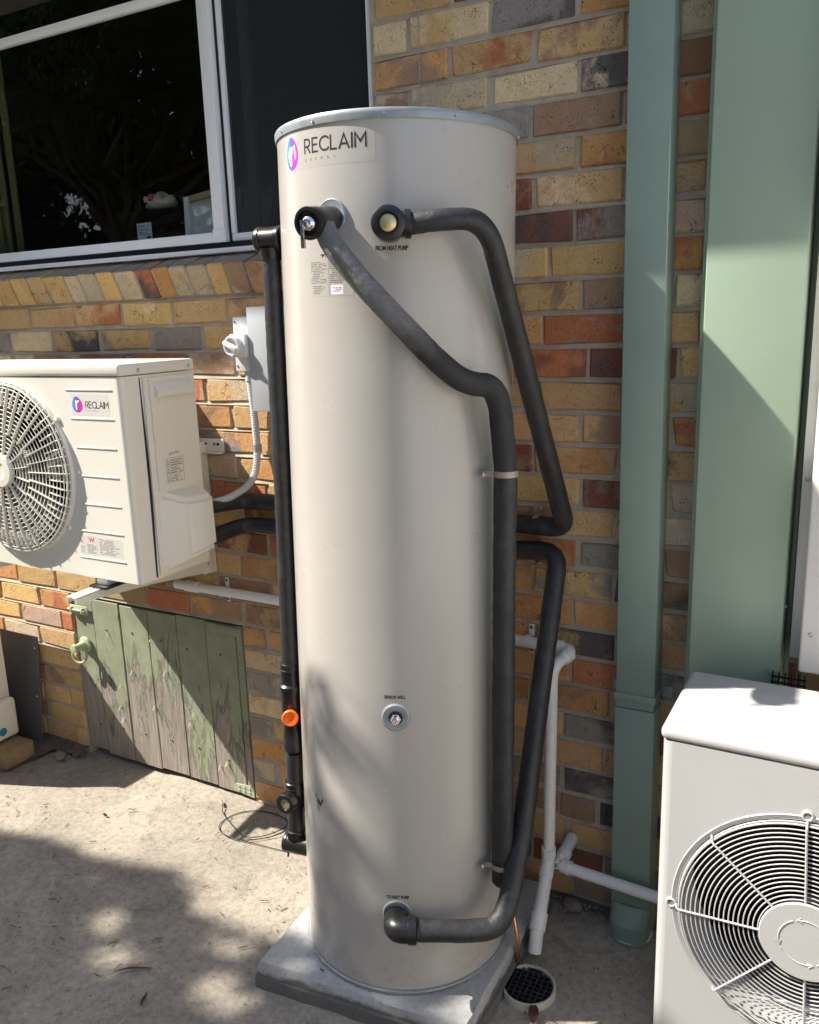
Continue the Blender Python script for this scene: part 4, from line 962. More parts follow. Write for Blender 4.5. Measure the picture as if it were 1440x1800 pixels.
def heat_pump():
    x0, x1, y0, y1, z0, z1 = -1.50, -0.638, -0.50, -0.212, 1.000, 1.598
    hp = thing('heat_pump_unit', 'ivory outdoor heat pump unit with round fan grille on wall brackets', 'heat pump', ((x0 + x1) / 2, y1, z0))
    cx, cz, r = -1.135, 1.318, 0.262
    bm = nb(); casing(bm, x0, x1, y0, y1, z0, z1, cx, cz, r, 0.10, 0.016); fin(bm, 'casing', 'ac_cream', hp, 40)
    bm = nb(); box(bm, x0 - 0.004, x1 + 0.004, y0 - 0.005, y1 + 0.004, 1.600, 1.634, 0.008, 3); TL = fin(bm, 'top_cover', 'ac_cream', hp)
    for y in (-0.435, -0.235): screw(TL, (x1 + 0.004, y, 1.613), (1, 0, 0), 0.0065)
    bm = nb(); lathe(bm, [(0, 0), (r, 0)], (cx, -0.395, cz), (0, -1, 0), 48); fin(bm, 'coil_back', 'ac_dark', hp, 0)
    bx('rear_sun_block', 'fin', hp, x0, -0.93, y1 + 0.0005, -0.045, 1.002, 1.59)  # unseen box added to block sunlight passing behind the unit
    fan_blades(hp, cx, -0.43, cz, 0.235, 'blade')
    # basket grille
    y = y0; dome = lambda q: 0.026 + 0.022 * (1 - (q / r) ** 2)
    bm = nb(); lathe(bm, [(r - 0.010, -0.004), (r - 0.006, 0.010), (r + 0.004, 0.011), (r + 0.007, 0.006), (r + 0.008, -0.002)], (cx, y, cz), (0, -1, 0), 96)
    for i in range(16):
        q = 0.052 + (r - 0.012 - 0.052) * i / 15; ring(bm, (cx, y - dome(q) + 0.004, cz), (0, -1, 0), q, 0.0014, 72, 5)
    ring(bm, (cx, y - 0.020, cz), (0, -1, 0), r - 0.003, 0.0030, 90, 6)
    def bar(a, ra, rb, w):
        n = 7; prev = None
        for i in range(n + 1):
            q = ra + (rb - ra) * i / n; c, s = math.cos(a), math.sin(a); p = Vector((cx + c * q, y - dome(q), cz + s * q)); t = Vector((-s, 0, c)) * w
            cur = [bm.verts.new(p - t + Vector((0, -0.0012, 0))), bm.verts.new(p + t + Vector((0, -0.0012, 0))), bm.verts.new(p + t + Vector((0, 0.009, 0))), bm.verts.new(p - t + Vector((0, 0.009, 0)))]
            if prev:
                for j in range(4): bm.faces.new((prev[j], prev[(j + 1) % 4], cur[(j + 1) % 4], cur[j]))
            prev = cur
        if rb > 0.2:
            c, s = math.cos(a), math.sin(a); tube(bm, [Vector((cx + c * rb, y - dome(rb) + 0.003, cz + s * rb)), Vector((cx + c * (r + 0.001), y - 0.016, cz + s * (r + 0.001))), Vector((cx + c * (r + 0.004), y - 0.002, cz + s * (r + 0.004)))], 0.0022, 5)
    for k in range(32): bar(R(11.25 * k), 0.118, r - 0.011, 0.0011)
    for k in range(16): bar(R(22.5 * k + 8), 0.046, 0.120, 0.0010)
    for k in range(32): bar(R(11.25 * k + 5.6), 0.20, 0.232, 0.0009)
    for a in (35, 125, 215, 322):
        p = Vector((cx + (r + 0.013) * math.cos(R(a)), y, cz + (r + 0.013) * math.sin(R(a)))); lathe(bm, [(0, 0.008), (0.005, 0.008), (0.009, 0.004), (0.010, -0.001)], p, (0, -1, 0), 14)
    G = fin(bm, 'grille', 'ac_cream', hp, 40)
    bm = nb(); lathe(bm, [(0.052, 0.040), (0.052, 0.052), (0.049, 0.056), (0.028, 0.057), (0.022, 0.052), (0, 0.052)], (cx, y, cz), (0, -1, 0), 40); fin(bm, 'grille_cap', 'ac_cream', G)
    # pressed ribs on the front
    for a, b, z in ((-0.863, -0.672, 1.562), (-0.855, -0.676, 1.480), (-0.845, -0.679, 1.396), (-0.835, -0.682, 1.3125), (-0.849, -0.685, 1.2275), (-0.868, -0.689, 1.1445), (-0.885, -0.691, 1.0615)):
        bm = nb(); box(bm, a, b, y - 0.0022, y + 0.002, z - 0.0022, z + 0.0022, 0.0009, 2); fin(bm, 'rib', 'ac_cream', hp)
    rn = random.Random(8)
    f = flatY(-0.842, y, 1.489); bm = nb(); quad(bm, 0, 0.152, 0, 0.060, f, 0.0006); P = fin(bm, 'brand_label', 'label', hp, 0, False)
    bm = nb(); egg(bm, 0.024, 0.031, 0.0215, 0.0230, f, 0.001); fin(bm, 'emblem', 'logo', P, 0, False)
    bm = nb(); rmark(bm, 0.024, 0.031, 0.025, f, 0.0014); fin(bm, 'emblem_letter', 'pwhite', P, 0, False)
    bm = nb(); strokes(bm, 'RECLAIM', 0.0575, 0.022, 0.0175, 0.0024, 0.004, f, 0.092); fin(bm, 'lettering', 'print', P, 0, False)
    bm = nb(); strokes(bm, 'ENERGY', 0.058, 0.0125, 0.0036, 0.0006, 0.004, f, 0.05); fin(bm, 'lettering', 'print_grey', P, 0, False)
    f = flatY(-0.880, y, 1.070); bm = nb(); quad(bm, 0.0, 0.026, 0.0, 0.060, f, 0.0006); quad(bm, 0.0275, 0.080, 0.0, 0.060, f, 0.0006); quad(bm, 0.083, 0.181, 0.002, 0.058, f, 0.0006); P = fin(bm, 'rating_label', 'label', hp, 0, False)
    bm = nb(); dashes(bm, 0.086, 0.178, 0.054, 0.006, 11, f, 0.001, rn, 0.85, 0.4); dashes(bm, 0.032, 0.076, 0.034, 0.004, 9, f, 0.001, rn, 0.9, 0.4); dashes(bm, 0.003, 0.022, 0.026, 0.004, 5, f, 0.001, rn, 0.8, 0.4); fin(bm, 'small_print', 'print_grey', P, 0, False)
    bm = nb()
    for i, pl in enumerate(([(0, 1), (0.25, 0), (0.5, 0.8)], [(0.52, 0.8), (0.75, 0), (1.0, 1)])): ribbon(bm, [(0.042 + a * 0.022, 0.042 + b * 0.013) for a, b in pl], 0.0035, f, 0.001 + i * 0.0001)
    fin(bm, 'water_mark', 'print_red', P, 0, False)
    # right side: dark slit, service cover with hand grip and valve hood
    bm = nb(); prism(bm, [(-0.4315, 1.592), (-0.4285, 1.592), (-0.4235, 1.30), (-0.4340, 1.006), (-0.4400, 1.006), (-0.4335, 1.30)], x1 - 0.002, x1 + 0.0012, lambda a, b, x: (x, a, b)); fin(bm, 'panel_gap', 'rubber', hp, 0)
    bm = nb(); prism(bm, [(-0.422, 1.590), (-0.218, 1.590), (-0.218, 1.020), (-0.428, 1.012)], x1, x1 + 0.007, lambda a, b, x: (x, a, b)); SC = fin(bm, 'service_cover', 'ac_cream', hp)
    bm = nb(); sx = x1 + 0.0072
    prism(bm, [(x1 + 0.0075, 1.578), (x1 + 0.030, 1.548), (x1 + 0.031, 1.540), (x1 + 0.029, 1.535), (x1 + 0.0075, 1.541)], -0.392, -0.234, lambda a, b, y_: (a, y_, b)); fin(bm, 'hand_grip', 'ac_cream', SC, 30)
    bm = nb(); prism(bm, [(-0.405, 1.585), (-0.392, 1.574), (-0.392, 1.265), (-0.405, 1.262)], sx, sx + 0.006, lambda a, b, x: (x, a, b)); fin(bm, 'cover_edge', 'ac_cream', SC)
    bm = nb(); xi = sx; xo = x1 + 0.066
    base = [(-0.404, 1.254), (-0.228, 1.250), (-0.224, 1.030), (-0.418, 1.018)]; outer = [(-0.345, 1.226), (-0.234, 1.222), (-0.230, 1.062), (-0.345, 1.050)]
    A = [bm.verts.new((xi, a, b)) for a, b in base]; B = [bm.verts.new((xo, a, b)) for a, b in outer]
    bm.faces.new(B)
    for i in range(4): bm.faces.new((A[i], A[(i + 1) % 4], B[(i + 1) % 4], B[i]))
    bmesh.ops.bevel(bm, geom=[e for e in bm.edges if all(v in B for v in e.verts) or (e.verts[0] in A) != (e.verts[1] in A)], offset=0.014, segments=4, affect='EDGES'); fin(bm, 'valve_hood', 'ac_cream', SC, 50)
    fS = lambda u, v, lift: Vector((x1 + 0.0072 + lift, -0.366 + u, 1.276 + v)); bm = nb()
    for v in (0.002, 0.027, 0.050, 0.073): quad(bm, 0, 0.070, v, v + 0.0008, fS, 0.001)
    quad(bm, 0, 0.0008, 0.002, 0.0735, fS, 0.0012); quad(bm, 0.0695, 0.0703, 0.002, 0.0735, fS, 0.0012)
    for v in (0.062, 0.038, 0.014): ribbon(bm, [(0.003, v - 0.006), (0.008, v + 0.006), (0.013, v - 0.006), (0.0035, v - 0.0062)], 0.0012, fS, 0.0014)
    ribbon(bm, [(0.014, 0.083), (0.018, 0.092), (0.022, 0.083), (0.0145, 0.0828)], 0.001, fS, 0.0014)
    for v in (0.070, 0.047, 0.023): dashes(bm, 0.018, 0.066, v, v - 0.020, 3, fS, 0.001, rn, 0.9, 0.35)
    CP = fin(bm, 'caution_print', 'print_grey', SC, 0, False)
    fin_me(text_mesh('CAUTION', 0.007, lambda u, v, l: fS(u + 0.025, v + 0.084, l), 0.001, 0.032), 'lettering', 'print_grey', CP, 0)
    # brackets
    for bxp in (-0.822, -1.456):
        br = thing('wall_bracket', 'ivory steel bracket under the fan end of the heat pump unit' if bxp < -1 else 'ivory steel bracket under the service end of the heat pump unit', 'bracket', (bxp, 0, 0.9))
        bm = nb(); box(bm, bxp - 0.020, bxp + 0.020, -0.034, -0.030, 0.885, 1.345, 0.001); box(bm, bxp + 0.016, bxp + 0.020, -0.030, -0.004, 0.885, 1.345); fin(bm, 'upright', 'ac_cream', br)
        bm = nb(); ya, yb = -0.034, -0.600
        prism(bm, [(ya, 0.975), (yb, 0.967), (yb, 0.952), (-0.30, 0.925), (ya, 0.890)], bxp + 0.018, bxp + 0.021, lambda a, b, x: (x, a, b)); prism(bm, [(ya, 0.975), (yb, 0.967), (yb, 0.952), (-0.30, 0.935), (ya, 0.925)], bxp - 0.021, bxp - 0.018, lambda a, b, x: (x, a, b))
        prism(bm, [(ya, 0.978), (yb, 0.970), (yb, 0.966), (ya, 0.974)], bxp - 0.021, bxp - 0.004, lambda a, b, x: (x, a, b)); prism(bm, [(ya, 0.978), (yb, 0.970), (yb, 0.966), (ya, 0.974)], bxp + 0.004, bxp + 0.021, lambda a, b, x: (x, a, b)); fin(bm, 'arm', 'ac_cream', br)
        if bxp > -1: bm = nb(); box(bm, -0.800, -0.795, -0.075, -0.031, 0.892, 1.02, 0.001); o = fin(bm, 'gusset', 'ac_cream', br); screw(o, (-0.795, -0.053, 0.965), (1, 0, 0), 0.006); screw(o, (-0.795, -0.053, 0.925), (1, 0, 0), 0.005)
    br = thing('bracket_rail', 'ivory slotted steel rail screwed to the brick behind the heat pump unit', 'rail', (-1.1, 0, 1.33))
    bm = nb(); box(bm, -1.55, -0.722, -0.010, -0.003, 1.312, 1.356, 0.002); box(bm, -1.55, -0.722, -0.030, -0.010, 1.308, 1.312, 0.001); o = fin(bm, 'rail', 'ac_cream', br)
    for x in (-0.752, -0.806):
        bm = nb(); box(bm, x - 0.013, x + 0.013, -0.0108, -0.0100, 1.334, 1.342, 0.0003, 2); fin(bm, 'slot', 'rubber', o); screw(o, (x - 0.002, -0.0106, 1.338), (0, -1, 0), 0.005)
    for x in (-0.81, -1.44):
        ft = thing('rubber_mount', 'small black rubber foot clamping the service end of the heat pump unit' if x > -1 else 'small black rubber foot clamping the fan end of the heat pump unit', 'mount', (x, -0.47, 0.97))
        bm = nb(); box(bm, x - 0.035, x + 0.040, -0.515, -0.44, 0.971, 0.980, 0.003); fin(bm, 'pad', 'black', ft)
        bm = nb(); box(bm, x - 0.015, x + 0.03, -0.50, -0.455, 0.980, 0.998, 0.002); fin(bm, 'foot', 'zinc', ft)
heat_pump()
def air_conditioner():
    x0, x1, y0, y1, z0, z1 = 0.856, 1.66, -0.520, -0.205, 0.07, 0.862
    ac = thing('air_conditioner', 'white air conditioner outdoor unit with wire fan guard beside the drain', 'air conditioner', ((x0 + x1) / 2, (y0 + y1) / 2, 0))
    cx, cz, r = 1.152, 0.500, 0.252
    bm = nb(); casing(bm, x0, x1, y0, y1, z0, z1, cx, cz, r, 0.13, 0.022); fin(bm, 'casing', 'ac_white', ac, 40)
    bm = nb(); box(bm, x0 - 0.003, x1 + 0.003, y0 - 0.004, y1 + 0.003, 0.8635, 0.892, 0.012, 4); TL = fin(bm, 'top_cover', 'ac_white', ac)
    for yy in (-0.27, -0.33, -0.39, -0.45): bx('pressed_rib', 'ac_white', TL, x0 + 0.055, x1 - 0.05, yy - 0.004, yy + 0.004, 0.8905, 0.8932, 0.001)
    bx('recess_label', 'ac_cream', TL, x0 + 0.055, x0 + 0.155, -0.488, -0.462, 0.8915, 0.8928, 0.0004)
    bm = nb(); lathe(bm, [(0, 0), (r, 0)], (cx, y0 + 0.125, cz), (0, -1, 0), 48); fin(bm, 'coil_back', 'ac_dark', ac, 0)
    fan_blades(ac, cx, y0 + 0.085, cz, 0.22, 'blade_dark')
    bm = nb(); lathe(bm, [(r + 0.012, 0.0005), (r + 0.010, 0.003), (r + 0.003, 0.0005), (r - 0.002, -0.008)], (cx, y0, cz), (0, -1, 0), 96); fin(bm, 'fan_surround', 'ac_white', ac)
    bm = nb()
    for i in range(17):
        q = 0.088 + (0.240 - 0.088) * i / 16; ring(bm, (cx, y0 - 0.016, cz), (0, -1, 0), q, 0.0014, 96, 6)
    ring(bm, (cx, y0 - 0.008, cz), (0, -1, 0), 0.2465, 0.0022, 96, 6); ring(bm, (cx, y0 - 0.001, cz), (0, -1, 0), 0.2480, 0.0020, 96, 6)
    for k in range(8):
        a = R(45 * k + 3); c, s = math.cos(a), math.sin(a); P = lambda q, d: Vector((cx + c * q, y0 - d, cz + s * q))
        tube(bm, fillet([P(0.07, 0.0195), P(0.249, 0.0195), P(0.2535, -0.002)], 0.008, 5), 0.0024, 8)
    G = fin(bm, 'fan_guard', 'ac_white', ac, 50)
    bm = nb(); lathe(bm, [(0.074, 0.014), (0.084, 0.018), (0.086, 0.022), (0.084, 0.0255), (0, 0.0255)], (cx, y0, cz), (0, -1, 0), 64); C = fin(bm, 'guard_disc', 'ac_white', G)
    bm = nb()
    for k in range(4):
        a0 = 90 * k + 30; p = [Vector((cx + 0.049 * math.cos(R(a)), y0 - 0.0258, cz + 0.049 * math.sin(R(a)))) for a in range(a0, a0 + 80, 6)]
        tube(bm, p, 0.0013, 6); e = p[-1]; t = (p[-1] - p[-2]).normalized(); n_ = Vector((-t.z, 0, t.x))
        tube(bm, [e - t * 0.007 + n_ * 0.005, e + t * 0.003, e - t * 0.007 - n_ * 0.005], 0.0012, 5)
    fin(bm, 'arrow', 'ac_white', C, 60)
    for a in (93, 3, 183, 273):
        p = Vector((cx + (r + 0.012) * math.cos(R(a)), y0, cz + (r + 0.012) * math.sin(R(a))))
        bm = nb(); lathe(bm, [(0.006, 0.001), (0.0085, 0.005), (0.0115, 0.004), (0.0125, -0.001)], p, (0, -1, 0), 18); o = fin(bm, 'guard_lug', 'ac_white', G); screw(o, p + Vector((0, -0.0005, 0)), (0, -1, 0), 0.0055, m='clip')
    for x in (x0 + 0.12, x1 - 0.12): bx('foot', 'ac_white', ac, x - 0.04, x + 0.04, y0 - 0.03, y1 + 0.03, 0.045, 0.069, 0.002)
    for x in (x0 + 0.12, x1 - 0.12): bx('rubber_block', 'black', ac, x - 0.045, x + 0.045, y0 - 0.02, y1 + 0.02, 0.0, 0.0445, 0.004)
air_conditioner()
def low_unit():
    x0, x1, y0, y1, z0, z1 = -2.70, -1.900, -0.440, -0.125, 0.075, 0.735
    u = thing('outdoor_unit', 'ivory outdoor unit on timber blocks beside the dark sheet', 'outdoor unit', ((x0 + x1) / 2, (y0 + y1) / 2, 0))
    bm = nb(); casing(bm, x0, x1, y0, y1, z0, z1, -2.36, 0.42, 0.22, 0.1, 0.015); fin(bm, 'casing', 'ac_cream', u, 40)
    bx('top_cover', 'ac_cream', u, x0 - 0.003, x1 + 0.003, y0 - 0.004, y1 + 0.003, 0.7365, 0.760, 0.008)
    bm = nb()
    for i in range(10): ring(bm, (-2.36, y0 - 0.012, 0.42), (0, -1, 0), 0.05 + 0.018 * i, 0.002, 48, 5)
    for k in range(8): tube(bm, [(-2.36 + .05 * math.cos(R(45 * k)), y0 - 0.015, 0.42 + .05 * math.sin(R(45 * k))), (-2.36 + .222 * math.cos(R(45 * k)), y0 - 0.012, 0.42 + .222 * math.sin(R(45 * k)))], 0.0025, 6)
    fin(bm, 'fan_guard', 'ac_cream', u); bm = nb(); lathe(bm, [(0, 0), (0.22, 0)], (-2.36, y0 + 0.09, 0.42), (0, -1, 0), 40); fin(bm, 'coil_back', 'ac_dark', u, 0)
    bm = nb(); box(bm, x1 + 0.0005, x1 + 0.045, -0.27, -0.128, 0.085, 0.25, 0.015, 3); fin(bm, 'valve_hood', 'ac_cream', u)
    bm = nb(); lathe(bm, [(0, 0.001), (0.017, 0.001), (0.0175, 0.0)], (x1 + 0.0455, -0.205, 0.125), (1, 0, 0), 24); fin(bm, 'round_sticker', 'blue', u)
    for i, (a, b) in enumerate(((-2.65, -2.50), (-2.06, -1.775))):
        tag(bx('timber_block', 'timber', None, a, b, -0.36 if i == 0 else -0.27, -0.13, 0.0, 0.0735, 0.006), 'rough timber block under the fan end of the low ivory unit' if i == 0 else 'rough timber block under the low ivory unit, against the dark sheet', 'timber')
    ds = bx('metal_sheet', 'dark_sheet', None, -2.10, -1.815, -0.012, -0.008, 0.0, 0.480, 0.001, mtx=Matrix.Translation((0, -0.05, 0)) @ Matrix.Rotation(R(-5.2), 4, 'X'))
    tag(ds, 'dark grey flat sheet leaning on the brick wall', 'sheet')
    for z in (0.43, 0.22): screw(ds, (-1.832, -0.065 - 0.0 + 0.09 * z + 0.0, z), (0, -1, 0), 0.004)
low_unit()

# ------------------------------------------------------------------ electrics on the wall
def electrics():
    g = thing('meter_box', 'flat grey box on the wall behind the black riser', 'box', (-0.49, 0, 1.45))
    bx('enclosure', 'box_grey', g, -0.532, -0.40, -0.060, -0.001, 1.462, 1.778, 0.003); bx('lid', 'box_grey', g, -0.535, -0.397, -0.068, -0.0605, 1.460, 1.780, 0.002)
    s = thing('isolator_switch', 'white rotary isolator switch beside the grey box', 'switch', (-0.56, 0, 1.58))
    bx('base_plate', 'switch', s, -0.606, -0.5355, -0.052, -0.001, 1.583, 1.752, 0.004); H = bx('switch_body', 'switch', s, -0.600, -0.537, -0.080, -0.0525, 1.628, 1.700, 0.004)
    bm = nb(); lathe(bm, [(0.030, 0.0), (0.031, 0.016), (0.029, 0.019), (0.0255, 0.019), (0.024, 0.006), (0, 0.006)], (-0.580, -0.0805, 1.664), (0, -1, 0), 36); K = fin(bm, 'knob_ring', 'switch', s)
    bm = nb(); box(bm, -0.027, 0.027, -0.024, 0.0, -0.0065, 0.0065, 0.003, 2, Matrix.Translation((-0.579, -0.0865, 1.664)) @ Matrix.Rotation(R(28), 4, 'Y')); fin(bm, 'knob', 'switch', K)
    for x in (-0.597, -0.544):
        for z in (1.737, 1.600): screw(s, (x, -0.0522, z), (0, -1, 0), 0.0032, m='print_grey')
    c = thing('flexible_conduit', 'grey corrugated conduit looping from the isolator switch to the heat pump unit', 'conduit', (-0.57, 0, 1.2))
    bm = nb(); tube(bm, [(-0.570, -0.030, 1.584), (-0.570, -0.030, 1.552)], 0.0150, 18); fin(bm, 'gland', 'conduit', c)
    p = resample(fillet([(-0.570, -0.030, 1.554), (-0.566, -0.026, 1.45), (-0.564, -0.024, 1.315), (-0.572, -0.045, 1.225), (-0.625, -0.12, 1.178), (-0.642, -0.205, 1.182)], [0.03, 0.05, 0.06, 0.06], 10), 0.0016)
    rs = [0.0118 + 0.0013 * math.sin(i * 2.1) for i in range(len(p))]; bm = nb(); tube(bm, p, rs, 12); fin(bm, 'hose', 'conduit', c, 0)
    bm = nb(); tube(bm, [(-0.5645, -0.0240, 1.347), (-0.5645, -0.024, 1.325)], 0.0142, 20, False); box(bm, -0.590, -0.576, -0.006, -0.003, 1.326, 1.346, 0.002); k = fin(bm, 'saddle', 'zinc', c); screw(k, (-0.585, -0.006, 1.336), (0, -1, 0), 0.005)
    wire = nb(); tube(wire, [(0.054, -0.004, 2.2), (0.0575, -0.003, 2.42), (0.060, -0.004, 3.2)], 0.0014, 6); tag(fin(wire, 'wall_wire', 'clip', None), 'thin wire running straight up the brick above the tank', 'wire')
    # flow and return behind the tank
    for nm, z0, z1, lab in (('a', 1.170, 1.160, 'black insulated pipe from the heat pump unit to the tank, just under the conduit'), ('b', 1.066, 1.078, 'black insulated pipe from the heat pump unit to the tank, the lower of two')):
        t = thing('insulated_pipe', lab, 'pipe', (-0.63, -0.03, z1)); pipe_part('foam_sleeve', 'foam', t, [(-0.655, -0.245, z0), (-0.648, -0.20, z0), (-0.628, -0.037, z1), (-0.27, -0.036, z1 + 0.006)], 0.0262, [0.03, 0.06], 20, 0.012, 12)
        bm = nb(); tube(bm, [(-0.470, -0.036, z1 + 0.003), (-0.452, -0.036, z1 + 0.003)], 0.0280, 22, False); fin(bm, 'clip', 'clip', t)
electrics()

# ------------------------------------------------------------------ white drain pipes
def pvc():
    g = thing('drain_pipe', 'white plastic condensate pipe clipped to the wall, turning down beside the slanting black pipe', 'pipe', (0.47, -0.1, 0))
    pts = [(-0.98, -0.028, 0.822), (0.30, -0.028, 0.820), (0.505, -0.030, 0.819), (0.478, -0.128, 0.800), (0.471, -0.128, 0.205)]
    pipe_part('pipe', 'pvc', g, pts, 0.0165, [0.02, 0.03, 0.035], 18)
    pipe_part('pipe', 'pvc', g, [(0.471, -0.128, 0.24), (0.470, -0.132, 0.196), (0.490, -0.265, 0.100), (0.488, -0.285, 0.03)], 0.0185, [0.03, 0.03], 18)
    def sock(a, b, r=0.0205): bm = nb(); tube(bm, [a, b], r, 20); fin(bm, 'socket', 'pvc', g)
    sock((0.440, -0.029, 0.8195), (0.476, -0.0295, 0.8193)); sock((0.472, -0.128, 0.765), (0.4716, -0.128, 0.735)); sock((0.500, -0.052, 0.8145), (0.493, -0.075, 0.810)); sock((0.471, -0.128, 0.225), (0.471, -0.1285, 0.250)); sock((0.471, -0.142, 0.192), (0.474, -0.162, 0.177)); sock((0.486, -0.238, 0.119), (0.4895, -0.272, 0.088), 0.0225)
    sock((-0.93, -0.028, 0.822), (-0.872, -0.028, 0.822), 0.0205)
    rn = random.Random(3)
    for dx in (-0.76, 0.372):
        bm = nb(); box(bm, dx - 0.008, dx + 0.008, -0.0055, -0.002, 0.778, 0.866, 0.0015); tube(bm, [(dx - 0.008, -0.028, 0.8215), (dx + 0.008, -0.028, 0.8215)], 0.0185, 20, False); k = fin(bm, 'saddle', 'pvc', g)
        for z in (0.856, 0.787): screw(k, (dx, -0.0055, z), (0, -1, 0), 0.0055, m='print_grey')
    t = thing('drain_pipe', 'white plastic drain pipe from a wall tee, passing in front of the green downpipe', 'pipe', (0.6, -0.1, 0.18))
    pipe_part('pipe', 'pvc', t, [(0.500, 0.0, 0.215), (0.494, -0.075, 0.192), (0.486, -0.105, 0.180)], 0.0175, 0.02, 18)
    pipe_part('pipe', 'pvc', t, [(0.494, -0.098, 0.183), (0.53, -0.104, 0.183), (1.20, -0.125, 0.170)], 0.0165, 0.01, 18)
    bm = nb(); tube(bm, [(0.502, -0.099, 0.183), (0.528, -0.103, 0.183)], 0.0205, 20); tube(bm, [(0.4965, -0.055, 0.198), (0.4935, -0.08, 0.190)], 0.021, 20); fin(bm, 'tee', 'pvc', t)
    bm = nb()
    for i in range(2):
        ring(bm, (0.476, -0.116, 0.206 - 0.018 * i), (0.1, 0.4, 1), 0.026, 0.0011, 26, 5)
    fin(bm, 'string', 'pvc', t)
pvc()

# ------------------------------------------------------------------ green downpipe, green cover, white cover
def covers():
    d = thing('downpipe', 'dark green square metal downpipe on the brick wall', 'downpipe', (0.69, 0, 0))
    x0, x1 = 0.6425, 0.7440
    bx('upper_pipe', 'green_pipe', d, x0, x1, -0.080, -0.004, 0.700, 3.19, 0.003); bx('lower_pipe', 'green_pipe', d, x0 - 0.002, x1 + 0.002, -0.082, -0.003, 0.105, 0.6985, 0.003)
    bm = nb(); box(bm, x0 - 0.004, x1 + 0.004, -0.0845, -0.002, 0.722, 0.742, 0.002); box(bm, x0 - 0.030, x0 - 0.004, -0.006, -0.002, 0.716, 0.748, 0.0015); box(bm, x1 + 0.004, x1 + 0.030, -0.006, -0.002, 0.716, 0.748, 0.0015); b = fin(bm, 'band', 'green_pipe', d)
    screw(b, (x0 - 0.015, -0.0065, 0.733), (0, -1, 0), 0.007, m='screw'); screw(b, (x1 + 0.018, -0.0065, 0.728), (0, -1, 0), 0.008, m='green_pipe')
    bm = nb(); pr = []; n = 14
    for z, k in ((0.0, 0.95), (0.055, 1.0), (0.060, 1.0), (0.104, 0.0)):
        row = []
        for i in range(n + 1):
            a = math.pi * i / n; cx = (x0 + x1) / 2; rx = (x1 - x0) / 2 + 0.004
            row.append(bm.verts.new((cx + rx * math.cos(a), -0.06 - (0.028 + 0.034 * k) * math.sin(a) ** (0.6), z)))
        row = [bm.verts.new((x1 + 0.004, -0.003, z))] + row + [bm.verts.new((x0 - 0.004, -0.003, z))]; pr.append(row)
    for A, B in zip(pr, pr[1:]):
        for i in range(len(A) - 1): bm.faces.new((A[i], A[i + 1], B[i + 1], B[i]))
    bm.faces.new(pr[-1]); fin(bm, 'boot', 'green_pipe', d, 40)
    bm = nb(); lathe(bm, [(0.056, 0.0), (0.060, 0.012), (0.050, 0.016)], ((x0 + x1) / 2, -0.062, 0.0), (0, 0, 1), 28); fin(bm, 'drain_collar', 'pvc', d)
    d.rotation_euler = (0, -0.0045, 0)
    c = thing('pipe_cover', 'wide pale green sheet metal cover on the wall above the white unit', 'cover', (0.93, 0, 0.9))
    bx('face', 'green', c, 0.826, 1.037, -0.100, -0.004, 0.72, 3.19, 0.004, 3); bx('base_flange', 'green', c, 0.806, 0.8255, -0.030, -0.003, 0.72, 3.19, 0.0015); bx('base_flange', 'green', c, 1.0375, 1.0485, -0.012, -0.003, 0.72, 3.19, 0.001)
    screw(c, (1.0375, -0.06, 1.03), (1, 0, 0), 0.006)
    w = thing('white_cover', 'white sheet metal casing with a screwed side flange beside the pale green cover', 'cover', (1.3, 0, 0.9))
    bx('casing', 'white', w, 1.079, 1.62, -0.150, -0.004, 0.905, 3.1, 0.006, 3); F = bx('side_flange', 'white', w, 1.053, 1.0785, -0.062, -0.058, 0.905, 3.1, 0.001); screw(F, (1.0645, -0.0622, 1.342), (0, -1, 0), 0.006)
    bx('panel_seam', 'rubber', w, 1.34, 1.343, -0.1508, -0.1495, 0.91, 3.09)
    for z in (1.0, 1.5, 2.0):
        for x in (1.10, 1.32, 1.363, 1.60): screw(w, (x, -0.1505, z), (0, -1, 0), 0.005)
    bx('side_return', 'white', w, 1.0755, 1.0785, -0.0575, -0.003, 0.905, 3.1)
    l = nb()
    for i in range(6): box(l, 1.022 + 0.014 * i, 1.025 + 0.014 * i, -0.12, -0.112, 0.80, 0.884)
    for i in range(6): box(l, 1.02, 1.097, -0.118, -0.1125, 0.80 + 0.014 * i, 0.803 + 0.014 * i)
    tag(fin(l, 'lattice', 'black', None), 'black plastic lattice in the gap behind the white unit', 'lattice')
covers()

